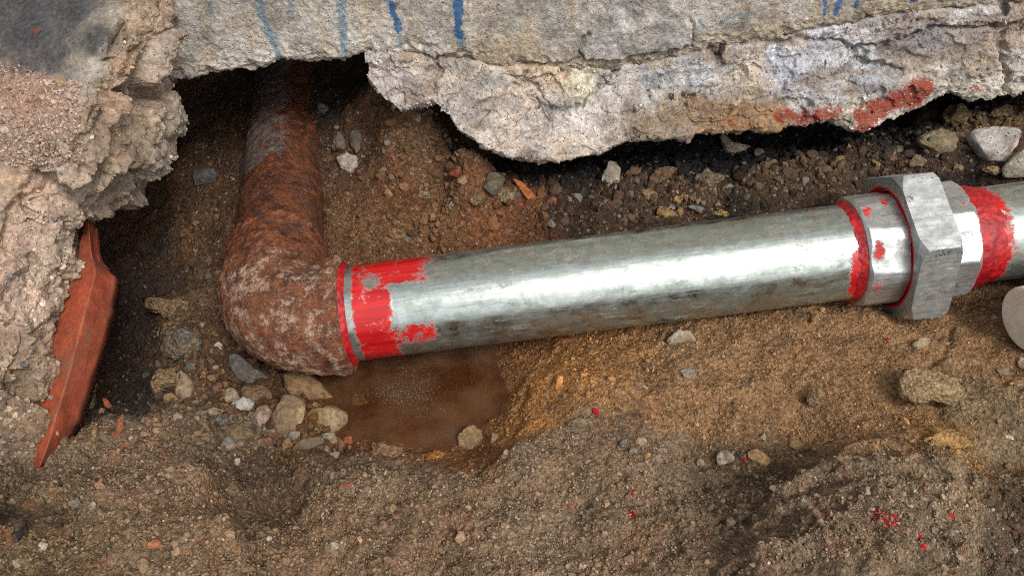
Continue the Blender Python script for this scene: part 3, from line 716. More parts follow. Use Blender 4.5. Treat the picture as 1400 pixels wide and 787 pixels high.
disp += facets(FP * arr([.7, 1, 1.4]) + fbm(FP, .012, 3, 133)[..., None] * .008, .016, 134, .0022, .10, .06) + (ur - .5) * .0006 * sstep(.0, .10, u2 - u1)
w1, w2, wr = worley(FP + fbm(FP, .02, 3, 110)[..., None] * .016, .055, 111)
disp += facets(FP * arr([.7, 1, 1.5]) + fbm(FP, .03, 3, 131)[..., None] * .02, .042, 132, .006, .10, .05)          # broken flakes standing at different heights
for pts, wd, dp in [([(840,95),(860,90),(905,86),(940,80),(968,70),(1005,66)], .0016, .005), ([(735,142),(760,152),(800,143),(850,112),(846,96)], .0013, .004), ([(700,118),(735,128),(757,150)], .0012, .003),
                    ([(935,140),(985,125),(1025,105)], .004, .006), ([(850,180),(862,168),(880,172)], .003, .005), ([(1060,40),(1090,62),(1180,80),(1290,52),(1400,50)], .002, .005), ([(1385,60),(1378,125)], .003, .006), ([(590,82),(602,110),(598,130)], .0015, .004), ([(1180,80),(1195,95),(1240,100)], .002, .004)]:
    disp -= 1.7 * dp * np.exp(-(seg_dist(FQ, list(on_wall(pts, .175))) / wd) ** 2)
FPd = FP + N * (disp * vis)[..., None]
FPd[..., 2] += vis * sstep(.03, .0, np.abs(seg_dist(XZ, list(bt[:, [0, 2]])))) * fbm(FP, .030, 4, 120) * .0045
foot_cols = [(540,110,(.37,.33,.30)),(560,140,(.36,.33,.31)),(600,105,(.40,.34,.27)),(620,160,(.36,.32,.28)),(680,130,(.43,.38,.32)),(700,195,(.40,.35,.30)),(650,110,(.42,.35,.26)),(770,170,(.43,.39,.35)),(760,105,(.36,.27,.185)),(800,120,(.46,.42,.31)),(780,200,(.36,.31,.25)),(830,165,(.37,.33,.29)),
 (850,130,(.39,.36,.33)),(900,115,(.36,.36,.35)),(900,175,(.27,.215,.155)),(950,110,(.36,.355,.35)),(960,165,(.24,.16,.09)),(1000,95,(.38,.35,.31)),(1010,160,(.20,.12,.06)),(1040,130,(.42,.36,.28)),(1080,70,(.34,.27,.20)),(1080,110,(.38,.39,.42)),(1050,165,(.24,.15,.08)),(1120,85,(.36,.36,.37)),
 (1130,130,(.38,.365,.35)),(1180,60,(.38,.37,.36)),(1170,150,(.45,.40,.32)),(1200,110,(.36,.36,.36)),(1240,70,(.22,.19,.175)),(1280,60,(.20,.18,.18)),(1260,100,(.34,.29,.23)),(1340,60,(.25,.21,.18)),(1300,110,(.40,.36,.29)),(1350,110,(.42,.38,.32)),(1340,30,(.36,.35,.32)),(1395,60,(.26,.21,.17)),(1395,110,(.40,.37,.31)),(1300,25,(.38,.33,.26)),(560,82,(.26,.20,.14)),(700,98,(.34,.255,.17)),(900,92,(.36,.30,.21)),(1600,50,(.36,.32,.27)),(2200,20,(.36,.32,.27))]
fcw = np.array([at_y(arr(c[0]), arr(c[1]), .166)[[0, 2]] for c in foot_cols])
FCF = Field(fcw, arr([c[2] for c in foot_cols]), (-.25, -.15), (1.3, .30), (300, 120), 'idw', p=4)
FC = FCF(FQ + np.stack([fbm(FP, .03, 4, 121), fbm(FP, .03, 4, 122)], -1) * .016)
FC = FC * np.array((1.22, 1.22, 1.25)) * (1 + .14 * (wr - .5) * 2 + .10 * (ur - .5))[..., None]
dirt = sstep(.05, .4, fbm(FP * arr([.6, 1, 2]), .035, 5, 125)); FC = FC * (1 - .6 * dirt[..., None]) + np.array((.21, .155, .108)) * .6 * dirt[..., None]
grey = sstep(.1, .45, fbm(FP * arr([.7, 1, 1.6]), .05, 4, 128)); FC = FC * (1 - .45 * grey[..., None]) + np.array((.25, .25, .255)) * .45 * grey[..., None]
redm = np.zeros(XZ.shape[:-1])
for pts, wd, a in [([(1070,160),(1100,162),(1140,156)], .009, .80), ([(1185,166),(1200,154),(1235,142),(1268,130)], .016, .95), ([(1335,134),(1345,130)], .005, .6), ([(980,172),(1040,164)], .008, .42)]:
    redm = np.maximum(redm, a * np.exp(-(seg_dist(FQ, list(on_wall(pts, .164))) / wd) ** 2))
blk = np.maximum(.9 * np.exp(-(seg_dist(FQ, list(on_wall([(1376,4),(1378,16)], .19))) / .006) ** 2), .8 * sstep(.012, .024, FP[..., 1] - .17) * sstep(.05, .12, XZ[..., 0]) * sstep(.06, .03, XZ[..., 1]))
for pts, wd, a in [([(990,96),(1000,88)], .004, .7), ([(1136,100),(1137,108)], .0025, .75), ([(918,140),(922,141)], .003, .7)]:
    blk = np.maximum(blk, a * np.exp(-(seg_dist(FQ, list(on_wall(pts, .165))) / wd) ** 2))
zz0 = np.zeros(redm.size)
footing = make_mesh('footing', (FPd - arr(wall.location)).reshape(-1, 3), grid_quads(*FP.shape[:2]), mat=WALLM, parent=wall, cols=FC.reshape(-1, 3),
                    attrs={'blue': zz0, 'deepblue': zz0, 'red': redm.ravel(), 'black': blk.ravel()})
footing['label'] = 'broken pinkish grey lower edge of the wall'

# ------------------------------------------------------------------ broken slab on the left
# stations run from the back (top of the picture) to the front left; columns: far | top | edge | mid | crest (outer) each px,py,z
slab = [
 ((-700,-420,.27),(40,-150,.265),(190,-130,.262),(255,-130,.250),(318,-130,.215)),
 ((-700,-260,.26),(20,-60,.255),(172,-55,.252),(232,-55,.240),(292,-55,.195)),
 ((-700,-140,.25),(0,-10,.245),(160,10,.242),(214,8,.228),(266,6,.180)),
 ((-700,-60,.24),(-10,40,.232),(140,58,.228),(196,60,.208),(246,52,.160)),
 ((-700,0,.23),(-20,80,.218),(118,98,.214),(180,110,.188),(232,100,.140)),
 ((-700,60,.215),(-30,120,.205),(100,146,.200),(165,160,.170),(236,158,.118)),
 ((-700,110,.20),(-40,160,.190),(70,186,.184),(150,205,.150),(232,200,.098)),
 ((-700,150,.185),(-50,190,.176),(45,212,.170),(128,246,.132),(200,240,.090)),
 ((-700,190,.17),(-60,230,.160),(20,240,.155),(105,282,.112),(168,272,.076)),
 ((-700,230,.15),(-70,270,.142),(-10,290,.138),(78,318,.096),(118,312,.062)),
 ((-700,270,.13),(-80,330,.124),(-30,350,.118),(48,382,.078),(98,392,.040)),
 ((-700,330,.11),(-90,390,.104),(-50,420,.096),(22,446,.060),(68,474,.022)),
 ((-700,390,.09),(-110,460,.084),(-80,490,.074),(-10,510,.042),(38,548,.006)),
 ((-700,470,.06),(-160,540,.056),(-120,570,.046),(-60,590,.022),(0,628,-.006)),
 ((-700,560,.03),(-240,640,.026),(-200,670,.016),(-150,690,.0),(-90,720,-.02))]
S = [at_z(arr([q[k][0] for q in slab]), arr([q[k][1] for q in slab]), arr([q[k][2] for q in slab])) for k in range(5)]
cr = S[4]
inw = np.zeros_like(cr); tang = np.gradient(cr, axis=0); inw[:, 0] = -1; inw[:, 1] = .25; inw[:, :2] /= np.linalg.norm(inw[:, :2], axis=1, keepdims=True)
away = cr - CAM; away[:, 2] = 0; away /= np.linalg.norm(away, axis=1, keepdims=True)
fk = sstep(8.5, 10.5, np.arange(len(cr)))[:, None]      # towards the front the face runs down into the soil instead of overhanging
for hang, foot_ in (((.010, -.012), (.0, -.020)), ((.055, -.030), (.006, -.05)), ((.12, -.05), (.02, -.09)), ((.30, -.08), (.05, -.14))):
    S.append((cr + away * hang[0] + arr([0, 0, hang[1]])) * (1 - fk) + (cr + away * foot_[0] + arr([0, 0, foot_[1]])) * fk)
SP = loft(S, 520, [16, 46, 60, 74, 22, 22, 14, 5])
N = grid_normals(SP)
if N[260, 40, 2] < 0: N = -N
# broken-ness: 0 on the flat top, 1 on the broken face
vv = np.concatenate([np.full(16, 0), np.linspace(0, 0, 46), np.linspace(0, 1, 60), np.ones(SP.shape[1] - 122)])[None, :] * np.ones((SP.shape[0], 1))
uu = np.linspace(0, 1, SP.shape[0])[:, None] * np.ones((1, SP.shape[1]))
bro = np.maximum(sstep(.03, .30, vv + fbm(SP, .03, 3, 201) * .12), sstep(.66, .74, uu))
wp = SP + np.stack([fbm(SP, .05, 3, 202), fbm(SP, .05, 3, 203), fbm(SP, .05, 3, 204)], -1) * .02
w1, w2, wr = worley(wp, .052, 205)
v1, v2, vr = worley(wp, .024, 206)
disp = fbm(SP, .10, 3, 207) * .014 + fbm(SP, .06, 3, 208, ridged=True) * .004 + fbm(SP, .014, 4, 209) * .0030 + fbm(SP, .006, 3, 210) * .0018
disp += facets(SP + fbm(SP, .04, 3, 231)[..., None] * .02, .055, 232, .022, .30, .10) + facets(SP + fbm(SP, .015, 3, 233)[..., None] * .008, .020, 234, .007, .22, .10)
SPd = SP + N * (disp * bro)[..., None] + N * ((1 - bro) * fbm(SP, .02, 3, 215) * .0008)[..., None]
slab_cols = [(40,40,(.068,.075,.088)),(100,20,(.068,.075,.088)),(60,80,(.072,.078,.09)),(20,30,(.07,.075,.085)),(125,60,(.08,.085,.092)),(128,84,(.33,.33,.30)),(112,108,(.33,.32,.29)),(148,30,(.27,.27,.25)),(105,95,(.22,.22,.21)),
 (30,120,(.36,.25,.20)),(60,140,(.36,.25,.19)),(10,170,(.36,.26,.21)),(80,165,(.32,.25,.20)),(30,190,(.30,.25,.21)),(-40,120,(.34,.25,.20)),(-60,40,(.07,.075,.087)),
 (190,40,(.34,.27,.21)),(240,20,(.33,.27,.215)),(180,90,(.31,.24,.18)),(215,80,(.38,.34,.30)),(150,130,(.36,.28,.22)),(140,160,(.35,.29,.24)),(190,150,(.34,.285,.235)),(220,180,(.33,.29,.255)),(235,200,(.30,.28,.26)),(100,180,(.36,.31,.26)),(60,215,(.40,.35,.30)),
 (150,220,(.35,.30,.25)),(190,230,(.32,.29,.255)),(120,260,(.34,.29,.245)),(160,262,(.30,.28,.25)),(60,260,(.44,.36,.31)),(20,280,(.44,.37,.31)),(40,320,(.47,.38,.34)),(10,360,(.48,.385,.34)),(60,360,(.42,.36,.31)),(90,330,(.36,.31,.26)),(80,380,(.35,.29,.235)),(40,420,(.46,.38,.33)),(10,460,(.44,.37,.32)),(50,460,(.37,.31,.25)),(20,520,(.27,.215,.16)),(-20,560,(.24,.19,.14)),(30,560,(.22,.17,.12)),(10,590,(.20,.15,.105)),(30,500,(.32,.26,.20)),(0,620,(.20,.15,.105)),(130,310,(.25,.22,.20))]
pj = lambda P: np.stack([700 + F * ((P - CAM) @ RT) / ((P - CAM) @ fwd), 393.5 - F * ((P - CAM) @ UP) / ((P - CAM) @ fwd)], -1)
# colour patches are anchored to places on the slab: nearest vertex of each listed point, then spread in 3-d
PJ = pj(SPd); visv = slice(0, 240)
anc = []
for c in slab_cols:
    k = np.argmin(((PJ[:, visv] - arr(c[:2])) ** 2).sum(-1)); anc.append(SPd[:, visv].reshape(-1, 3)[k])
anc = arr(anc); cv = arr([c[2] for c in slab_cols])
q = (SPd + np.stack([fbm(SP, .04, 4, 221), fbm(SP, .04, 4, 222), 0 * SP[..., 0]], -1) * .018).reshape(-1, 3)
SC = np.zeros((len(q), 3))
for a in range(0, len(q), 40000):
    d2 = ((q[a:a + 40000, None] - anc[None]) ** 2).sum(-1); wt = 1 / (d2 + 1e-6) ** 2.2; SC[a:a + 40000] = (wt @ cv) / wt.sum(1, keepdims=True)
SC = SC.reshape(SP.shape) * np.array((.98, .88, .785))
SC = SC * 1.06 * (1 + .22 * (wr - .5) * bro)[..., None] * (1 + .2 * fbm(SP, .02, 4, 225))[..., None]
browny = sstep(.0, .45, fbm(SP, .035, 4, 226)) * bro; SC = SC * (1 - .6 * browny[..., None]) + np.array((.19, .130, .085)) * .6 * browny[..., None]
zz0 = np.zeros(SP.shape[0] * SP.shape[1])
rsp = np.zeros(SP.shape[:2])
for (a, b), rad in [((228,228), .010), ((50,42), .006)]:
    k = np.argmin(((PJ[:, visv] - arr((a, b))) ** 2).sum(-1)); pt = SPd[:, visv].reshape(-1, 3)[k]
    rsp = np.maximum(rsp, .7 * np.exp(-(np.linalg.norm(SPd - pt, axis=-1) / rad) ** 2))
slab_ob = make_mesh('broken_slab', SPd.reshape(-1, 3), grid_quads(*SP.shape[:2]), mat=SLABM, cols=SC.reshape(-1, 3), attrs={'blue': zz0, 'deepblue': zz0, 'red': rsp.ravel(), 'black': zz0})
tag(slab_ob, 'thick broken concrete slab with a jagged crumbling edge and dark grey painted top', 'slab', kind='thing')

# ------------------------------------------------------------------ pipe run
run = empty('pipe_run', tuple(KN), 'rusty iron elbow joined to a shiny galvanised pipe with a hexagonal union', 'pipe')
KL = KN
ca = math.acos(np.clip(adir @ bdir, -1, 1))
def sweep(path, rad, ns, ref):
    path = np.asarray(path); T = np.gradient(path, axis=0); T /= np.linalg.norm(T, axis=1, keepdims=True)
    A = ref - (T @ ref)[:, None] * T; A /= np.linalg.norm(A, axis=1, keepdims=True); Bn = np.cross(T, A)
    th = np.linspace(0, 2 * math.pi, ns, endpoint=False)
    n = A[:, None] * np.cos(th)[None, :, None] + Bn[:, None] * np.sin(th)[None, :, None]
    rad = np.asarray(rad)
    rad = rad[:, None] if rad.ndim == 1 else rad
    return path[:, None] + n * rad[..., None], n, th
# elbow fitting
RB = .055
tl = RB * math.tan((math.pi - ca) / 2)
fa, fb = KN + adir * tl, KN + bdir * tl
cen = KN + (adir + bdir) / np.linalg.norm(adir + bdir) * (RB / math.sin(ca / 2))
e1 = (fa - cen) / RB; e2v = np.cross(np.cross(adir, bdir), e1); e2v /= np.linalg.norm(e2v)
if (fb - cen) @ e2v < 0: e2v = -e2v
sweepang = math.acos(np.clip((fa - cen) @ (fb - cen) / RB**2, -1, 1))
la, lb = .112, .0735
pathA = [KN + adir * d for d in np.linspace(la, tl, 40)]
arc = [cen + RB * (math.cos(a) * e1 + math.sin(a) * e2v) for a in np.linspace(0, sweepang, 70)[1:-1]]
pathB = [KN + bdir * d for d in np.linspace(tl, lb, 16)]
path = arr(pathA + arc + pathB)
n_ = len(path)
Ls = np.concatenate([[0], np.cumsum(np.linalg.norm(np.diff(path, axis=0), axis=1))])
rad = np.full(n_, .0538)
rad -= .0045 * sstep(.07, .0, Ls)
rad += .0008 * sstep(.012, .006, Ls) + .0022 * sstep(Ls[-1] - .020, Ls[-1] - .012, Ls)
rad[0] = .0450; rad[1] = .0488; rad[-1] = .0475; rad[-2] = .0535
ref = np.cross(adir, bdir); ref /= np.linalg.norm(ref)
if ref @ fwd > 0: ref = -ref
V, n, th = sweep(path, rad, 200, ref)
V = V + n * (fbm(V, .03, 3, 301) * .0026 + fbm(V, .011, 4, 302) * .0016 + fbm(V, .0035, 2, 303) * .0004)[..., None]
W = V
dustE = .12 + 0 * V[..., 0]
crustE = sstep(.0, .05, Ls - .03)[:, None] * np.ones_like(dustE)
elbow = make_mesh('elbow', (V - KL).reshape(-1, 3), grid_quads(n_, 200, True), mat=RUST, parent=run, attrs={'dust': dustE.ravel(), 'crust': (crustE * .95).ravel()})
elbow['label'] = 'heavily rusted iron elbow with pale crust'
# rusty pipe going under the wall
pp = arr([KN + adir * d for d in np.linspace(.104, .62, 150)])
V, n, th = sweep(pp, np.full(150, .0455), 140, ref)
V = V + n * (fbm(V, .03, 3, 311) * .0014 + fbm(V, .009, 4, 312) * .0009)[..., None]
dl = np.linspace(.104, .62, 150)[:, None]
top = n[..., 2]
leftness = -(n @ RT)
dustP = sstep(.17, .235, dl) * sstep(-.35, .45, leftness + .25 * top) * .72
rusty_pipe = make_mesh('rusty_pipe', (V - KL).reshape(-1, 3), grid_quads(150, 140, True), mat=RUST_OLD, parent=run, attrs={'dust': dustP.ravel(), 'crust': np.full(dustP.size, .25)})
rusty_pipe['label'] = 'dusty rusted pipe running into the dark hole under the wall'

# straight pieces on the galvanised side: lathes along bdir with a local frame (t, image-up, towards camera)
cu = UP - (UP @ bdir) * bdir; cu /= np.linalg.norm(cu); cf = np.cross(bdir, cu)
if cf @ fwd > 0: cf = -cf                    # cf points at the viewer
def lathe(name, ts, rads, ns=160, mat=None, parent=None, sides=None, apo=None, phase=0.0, paint=None, noise=0.0, nscale=.008, sharp=None, seed=0, smooth=True, mudk=.0, spots=None):
    """ts, rads: profile along the axis from B0 (metres); sides: regular polygon with apothem apo capped by the round profile"""
    ts = arr(ts); rads = arr(rads)
    th = np.linspace(-math.pi, math.pi, ns, endpoint=False) + 1e-4
    Rr = np.repeat(rads[:, None], ns, 1)
    if sides:
        a = 2 * math.pi / sides; k = (th - math.radians(phase) + a / 2) % a - a / 2     # 0 at a corner
        poly = apo * np.cos(a / 2) / np.cos(a / 2 - np.abs(k)) / np.cos(a / 2)
        Rr = np.minimum(Rr, poly[None, :])
    cyl = np.cos(th); syl = np.sin(th)          # angle 0 faces the viewer, +90 is image-up
    loc = np.stack([np.repeat(ts[:, None], ns, 1), Rr * syl, Rr * cyl], -1)
    if noise: 
        d = fbm(loc, nscale, 3, 400 + seed) * noise
        loc[..., 1] += d * syl; loc[..., 2] += d * cyl
    V = B0 + loc[..., 0:1] * bdir + loc[..., 1:2] * cu + loc[..., 2:3] * cf
    pm = np.zeros(loc.shape[:2]) if paint is None else paint(loc, Rr)
    # paint positions: s = image-up share of the radius
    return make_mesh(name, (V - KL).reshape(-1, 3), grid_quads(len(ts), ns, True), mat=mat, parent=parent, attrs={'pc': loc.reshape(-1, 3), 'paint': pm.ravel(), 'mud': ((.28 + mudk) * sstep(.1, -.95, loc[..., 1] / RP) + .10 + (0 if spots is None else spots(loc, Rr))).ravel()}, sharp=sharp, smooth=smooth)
PXM = np.linalg.norm(B1 - B0) / (1390 - 478)   # metres of pipe per pixel
tpx = lambda px: (px - 478) * PXM
def paint_main(l, r):
    t, s = l[..., 0], l[..., 1] / r
    px = t / PXM + 478
    m = .82 * sstep(486, 500, px) * sstep(556, 536, px)
    m = np.maximum(m, .80 * sstep(490, 500, px) * sstep(628, 575, px) * sstep(.35, .55, s))
    m = np.maximum(m, .62 * sstep(530, 545, px) * sstep(612, 590, px) * sstep(-.25, -.42, s) * sstep(-.85, -.7, s))
    hole_ = np.exp(-(((px - 520) / 12) ** 2 + ((s - .55) / .13) ** 2)); m = m - .34 * hole_ - .4 * np.exp(-(((px - 548) / 24) ** 2 + ((s - .42) / .05) ** 2))
    r2 = .80 * sstep(1128, 1142, px) * sstep(.02, -.25, s) * sstep(-.99, -.8, s)
    r2 = np.maximum(r2, .62 * sstep(1140, 1160, px) * sstep(-.1, -.3, s))
    r2 = np.maximum(r2, .85 * np.exp(-(((px - 1146) / 9) ** 2 + ((s + .12) / .14) ** 2)))
    r2 = np.maximum(r2, .5 * np.exp(-(((px - 1110) / 9) ** 2 + ((s - .9) / .1) ** 2)))
    tiny = .16 * sstep(.1, .3, fbm(l, .025, 2, 431))
    return np.maximum(np.maximum(m, r2), tiny)
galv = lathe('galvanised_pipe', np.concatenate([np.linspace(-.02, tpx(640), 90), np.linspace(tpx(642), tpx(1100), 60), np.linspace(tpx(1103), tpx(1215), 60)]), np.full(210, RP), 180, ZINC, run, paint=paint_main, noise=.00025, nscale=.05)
galv['label'] = 'shiny galvanised steel pipe with smeared red paint at both ends'
# thread sealant rings
def ring(name, px0, px1, r0, r1, seed, lab):
    t0, t1 = tpx(px0), tpx(px1); ts = np.linspace(t0, t1, 22); u = np.linspace(0, 1, 22)
    prof = RP - .0008 + (r0 + (r1 - r0) * u - RP) * np.sin(np.pi * np.clip(u * .94 + .03, 0, 1)) ** .45
    o = lathe(name, ts, prof, 200, SEAL, run, noise=.0011, nscale=.006, seed=seed); o['label'] = lab; return o
ring('sealant_ring', 468, 485, .0535, .0480, 1, 'dark red sealant bead squeezed out of the elbow')
ring('sealant_ring', 1146, 1172, .0468, .0520, 2, 'red sealant bead at the left end of the union')
# union: tail piece, big hexagonal nut, small end hexagon
tail_t = [tpx(x - 34) for x in (1190, 1192, 1196, 1215, 1238, 1248, 1252)]
US = -34
def paint_tail(l, r):
    px = l[..., 0] / PXM + 478 - US; s = l[..., 1] / r
    m = .72 * np.exp(-(((px - 1202) / 9) ** 2 + ((s - .66) / .16) ** 2)) + .8 * np.exp(-(((px - 1205) / 9) ** 2 + ((s + .02) / .2) ** 2)) + .62 * np.exp(-(((px - 1204) / 16) ** 2 + ((s + .72) / .28) ** 2)) + .6 * np.exp(-(((px - 1228) / 9) ** 2 + ((s - .8) / .13) ** 2))
    return np.maximum(m, .9 * sstep(1241, 1246, px))
union = bpy.data.objects.new('union', None); union.empty_display_size = .02; col.objects.link(union); union.parent = run
union['label'] = 'zinc coated union fitting'
lathe('tail_piece', np.interp(np.linspace(0, 6, 61), range(7), tail_t), np.interp(np.linspace(0, 6, 61), range(7), [.044, .0500, .0522, .0528, .0532, .0532, .0532]), 240, CASTZ, union, sides=8, apo=.0508, phase=12, paint=paint_tail, noise=.0004, nscale=.02, sharp=14)
def lerp_prof(p, n): 
    L = np.concatenate([[0], np.cumsum(np.hypot(*np.diff(arr(p), axis=0).T))]); s = np.linspace(0, L[-1], n); s = np.unique(np.concatenate([s, L])); a = arr(p); return np.interp(s, L, a[:, 0]), np.interp(s, L, a[:, 1])
def paint_nut(l, r):
    px = l[..., 0] / PXM + 478 - US; rr = np.hypot(l[..., 1], l[..., 2])
    return np.maximum(.95 * sstep(.0595, .0565, rr) * sstep(1249, 1244, px), 0 * px)
ts, rs_ = lerp_prof([(tpx(1252 + US), .052), (tpx(1243 + US), .0555), (tpx(1243.5 + US), .0695), (tpx(1252 + US), .0770), (tpx(1287 + US), .0770), (tpx(1294 + US), .0725), (tpx(1294.5 + US), .050)], 70)
lathe('nut', ts, rs_, 360, CASTZ, union, spots=lambda l, r: .36 * np.exp(-(((l[..., 0] / PXM + 478 - US - 1258) / 13) ** 2 + ((l[..., 1] / r + .42) / .30) ** 2)), sides=6, apo=.0655, phase=-6, paint=paint_nut, noise=.0005, nscale=.02, sharp=18)
ts, rs_ = lerp_prof([(tpx(1291 + US), .050), (tpx(1291.5 + US), .0575), (tpx(1328 + US), .0575), (tpx(1334 + US), .0545), (tpx(1334.5 + US), .044)], 50)
def paint_hex(l, r):
    px = l[..., 0] / PXM + 478 - US; s = l[..., 1] / r
    return .7 * sstep(1330, 1334, px) + .55 * np.exp(-((s - .55) / .06) ** 2) * sstep(1312, 1322, px)
lathe('hexagon_end', ts, rs_, 320, CASTZ, union, sides=8, apo=.0535, phase=22, paint=paint_hex, noise=.0004, nscale=.02, sharp=14)
def paint_right(l, r):
    px = l[..., 0] / PXM + 478
    return .95 * sstep(1366, 1326, px)
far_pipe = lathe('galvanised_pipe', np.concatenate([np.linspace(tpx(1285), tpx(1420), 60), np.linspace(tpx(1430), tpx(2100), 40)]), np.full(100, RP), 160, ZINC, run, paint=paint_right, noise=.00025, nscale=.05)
far_pipe['label'] = 'further length of galvanised pipe beyond the union'
ring('sealant_wrap', 1296, 1344, .0520, .0458, 3, 'bright red sealant smeared where the pipe leaves the union')

# ------------------------------------------------------------------ white plastic pipe end at the right edge
pc = at_z(arr(1424), arr(432), .0)
tube_dir = arr([.985, .17, .02]); tube_dir /= np.linalg.norm(tube_dir)
wp_ob = empty('plastic_pipe', tuple(pc), 'milky white plastic pipe end lying on the soil at the right edge', 'pipe')
prof = [(-.0165, .0002), (-.0165, .0268), (-.0164, .0282), (-.0156, .0291), (-.0140, .0295), (-.008, .0295), (.02, .0295), (.22, .0295)]
ts, rs_ = lerp_prof(prof, 60)
path = arr([0 * tube_dir + tube_dir * t_ for t_ in ts])
A = np.cross(tube_dir, arr([0, 0, 1])); A /= np.linalg.norm(A); Bv = np.cross(tube_dir, A)
th = np.linspace(0, 2 * math.pi, 72, endpoint=False)
V = path[:, None] + (A * np.cos(th)[:, None] + Bv * np.sin(th)[:, None])[None] * rs_[:, None, None]
make_mesh('tube', V.reshape(-1, 3), grid_quads(len(ts), 72, True), mat=PLASTIC, parent=wp_ob)

# ------------------------------------------------------------------ red clay shard under the slab
def clay_shard():
    L = arr([(118,298),(110,330),(101,364),(71,470),(47,574),(46,636)]); C = arr([(121,301),(124,338),(130,372),(104,476),(74,578),(54,639)]); Rr = arr([(124,305),(129,348),(158,380),(138,468),(104,574),(70,632)])
    zf = lambda q: .070 - .090 * (q[:, 1] - 298) / 336
    rows = [at_z(L[:, 0], L[:, 1], zf(L) - .002), at_z(C[:, 0], C[:, 1], zf(C) + .003), at_z(Rr[:, 0], Rr[:, 1], zf(Rr) - .018)]
    out = []
    s = np.linspace(0, 5, 90)
    for r in rows: out.append(np.array([np.interp(s, range(6), r[:, c]) for c in range(3)]).T)
    l, c, r = out
    jg = np.repeat(np.random.default_rng(3).normal(0, 1, 31), 3)[:90, None]; kk = np.linspace(-.2, 1, 90)[:, None]
    l = l + jg * .0002 * RT; r = r + np.roll(jg, 17) * .0003 * RT
    G = np.stack([l * (1 - k) + c * k for k in np.linspace(0, 1, 16)] + [c * (1 - k) + r * k for k in np.linspace(0, 1, 16)[1:]], 1)
    bk = G[:, ::-1] - UP * 0 + (fwd * .018)[None, None] + arr([-.004, 0, -.006])
    P = np.concatenate([G, bk], 1)
    G2 = P.copy()
    P = P + np.stack([fbm(G2, .02, 3, 501 + i) for i in range(3)], -1) * .0009
    cc = np.zeros(P.shape) + arr((.30, .055, .020))
    k = np.arange(P.shape[1])
    seam = np.exp(-((k - 15) / 1.2) ** 2)[None, :] * (.15 + .5 * sstep(-.2, .2, fbm(G2, .02, 3, 510)))
    cc = cc * (1 - .45 * seam[..., None]) + arr((.30, .17, .10)) * .45 * seam[..., None]
    edge_ = np.maximum(np.exp(-(k / 1.2) ** 2), np.exp(-((k - 30) / 1.5) ** 2))[None, :] * np.ones((90, 1)); cc = cc * (1 - .6 * edge_[..., None]) + arr((.32, .075, .032)) * .6 * edge_[..., None]  # light painted in: both long edges brighter, as lit edges
    base = P.mean((0, 1))
    nu, nv = P.shape[:2]
    q = grid_quads(nu, nv, True)
    V = (P - base).reshape(-1, 3)
    # end caps
    caps = []
    for row in (0, nu - 1):
        ids = row * nv + np.arange(nv)
        for a in range(1, nv // 2): caps.append((ids[a - 1], ids[a], ids[nv - 1 - a], ids[nv - a]) if a > 0 else None)
    q = np.vstack([q, arr(caps).astype(int)])
    o = make_mesh('clay_shard', V, q, mat=CLAY, cols=cc.reshape(-1, 3)); o.location = base
    tag(o, 'long red clay shard with a pale seam wedged upright under the broken slab', 'clay shard')
clay_shard()

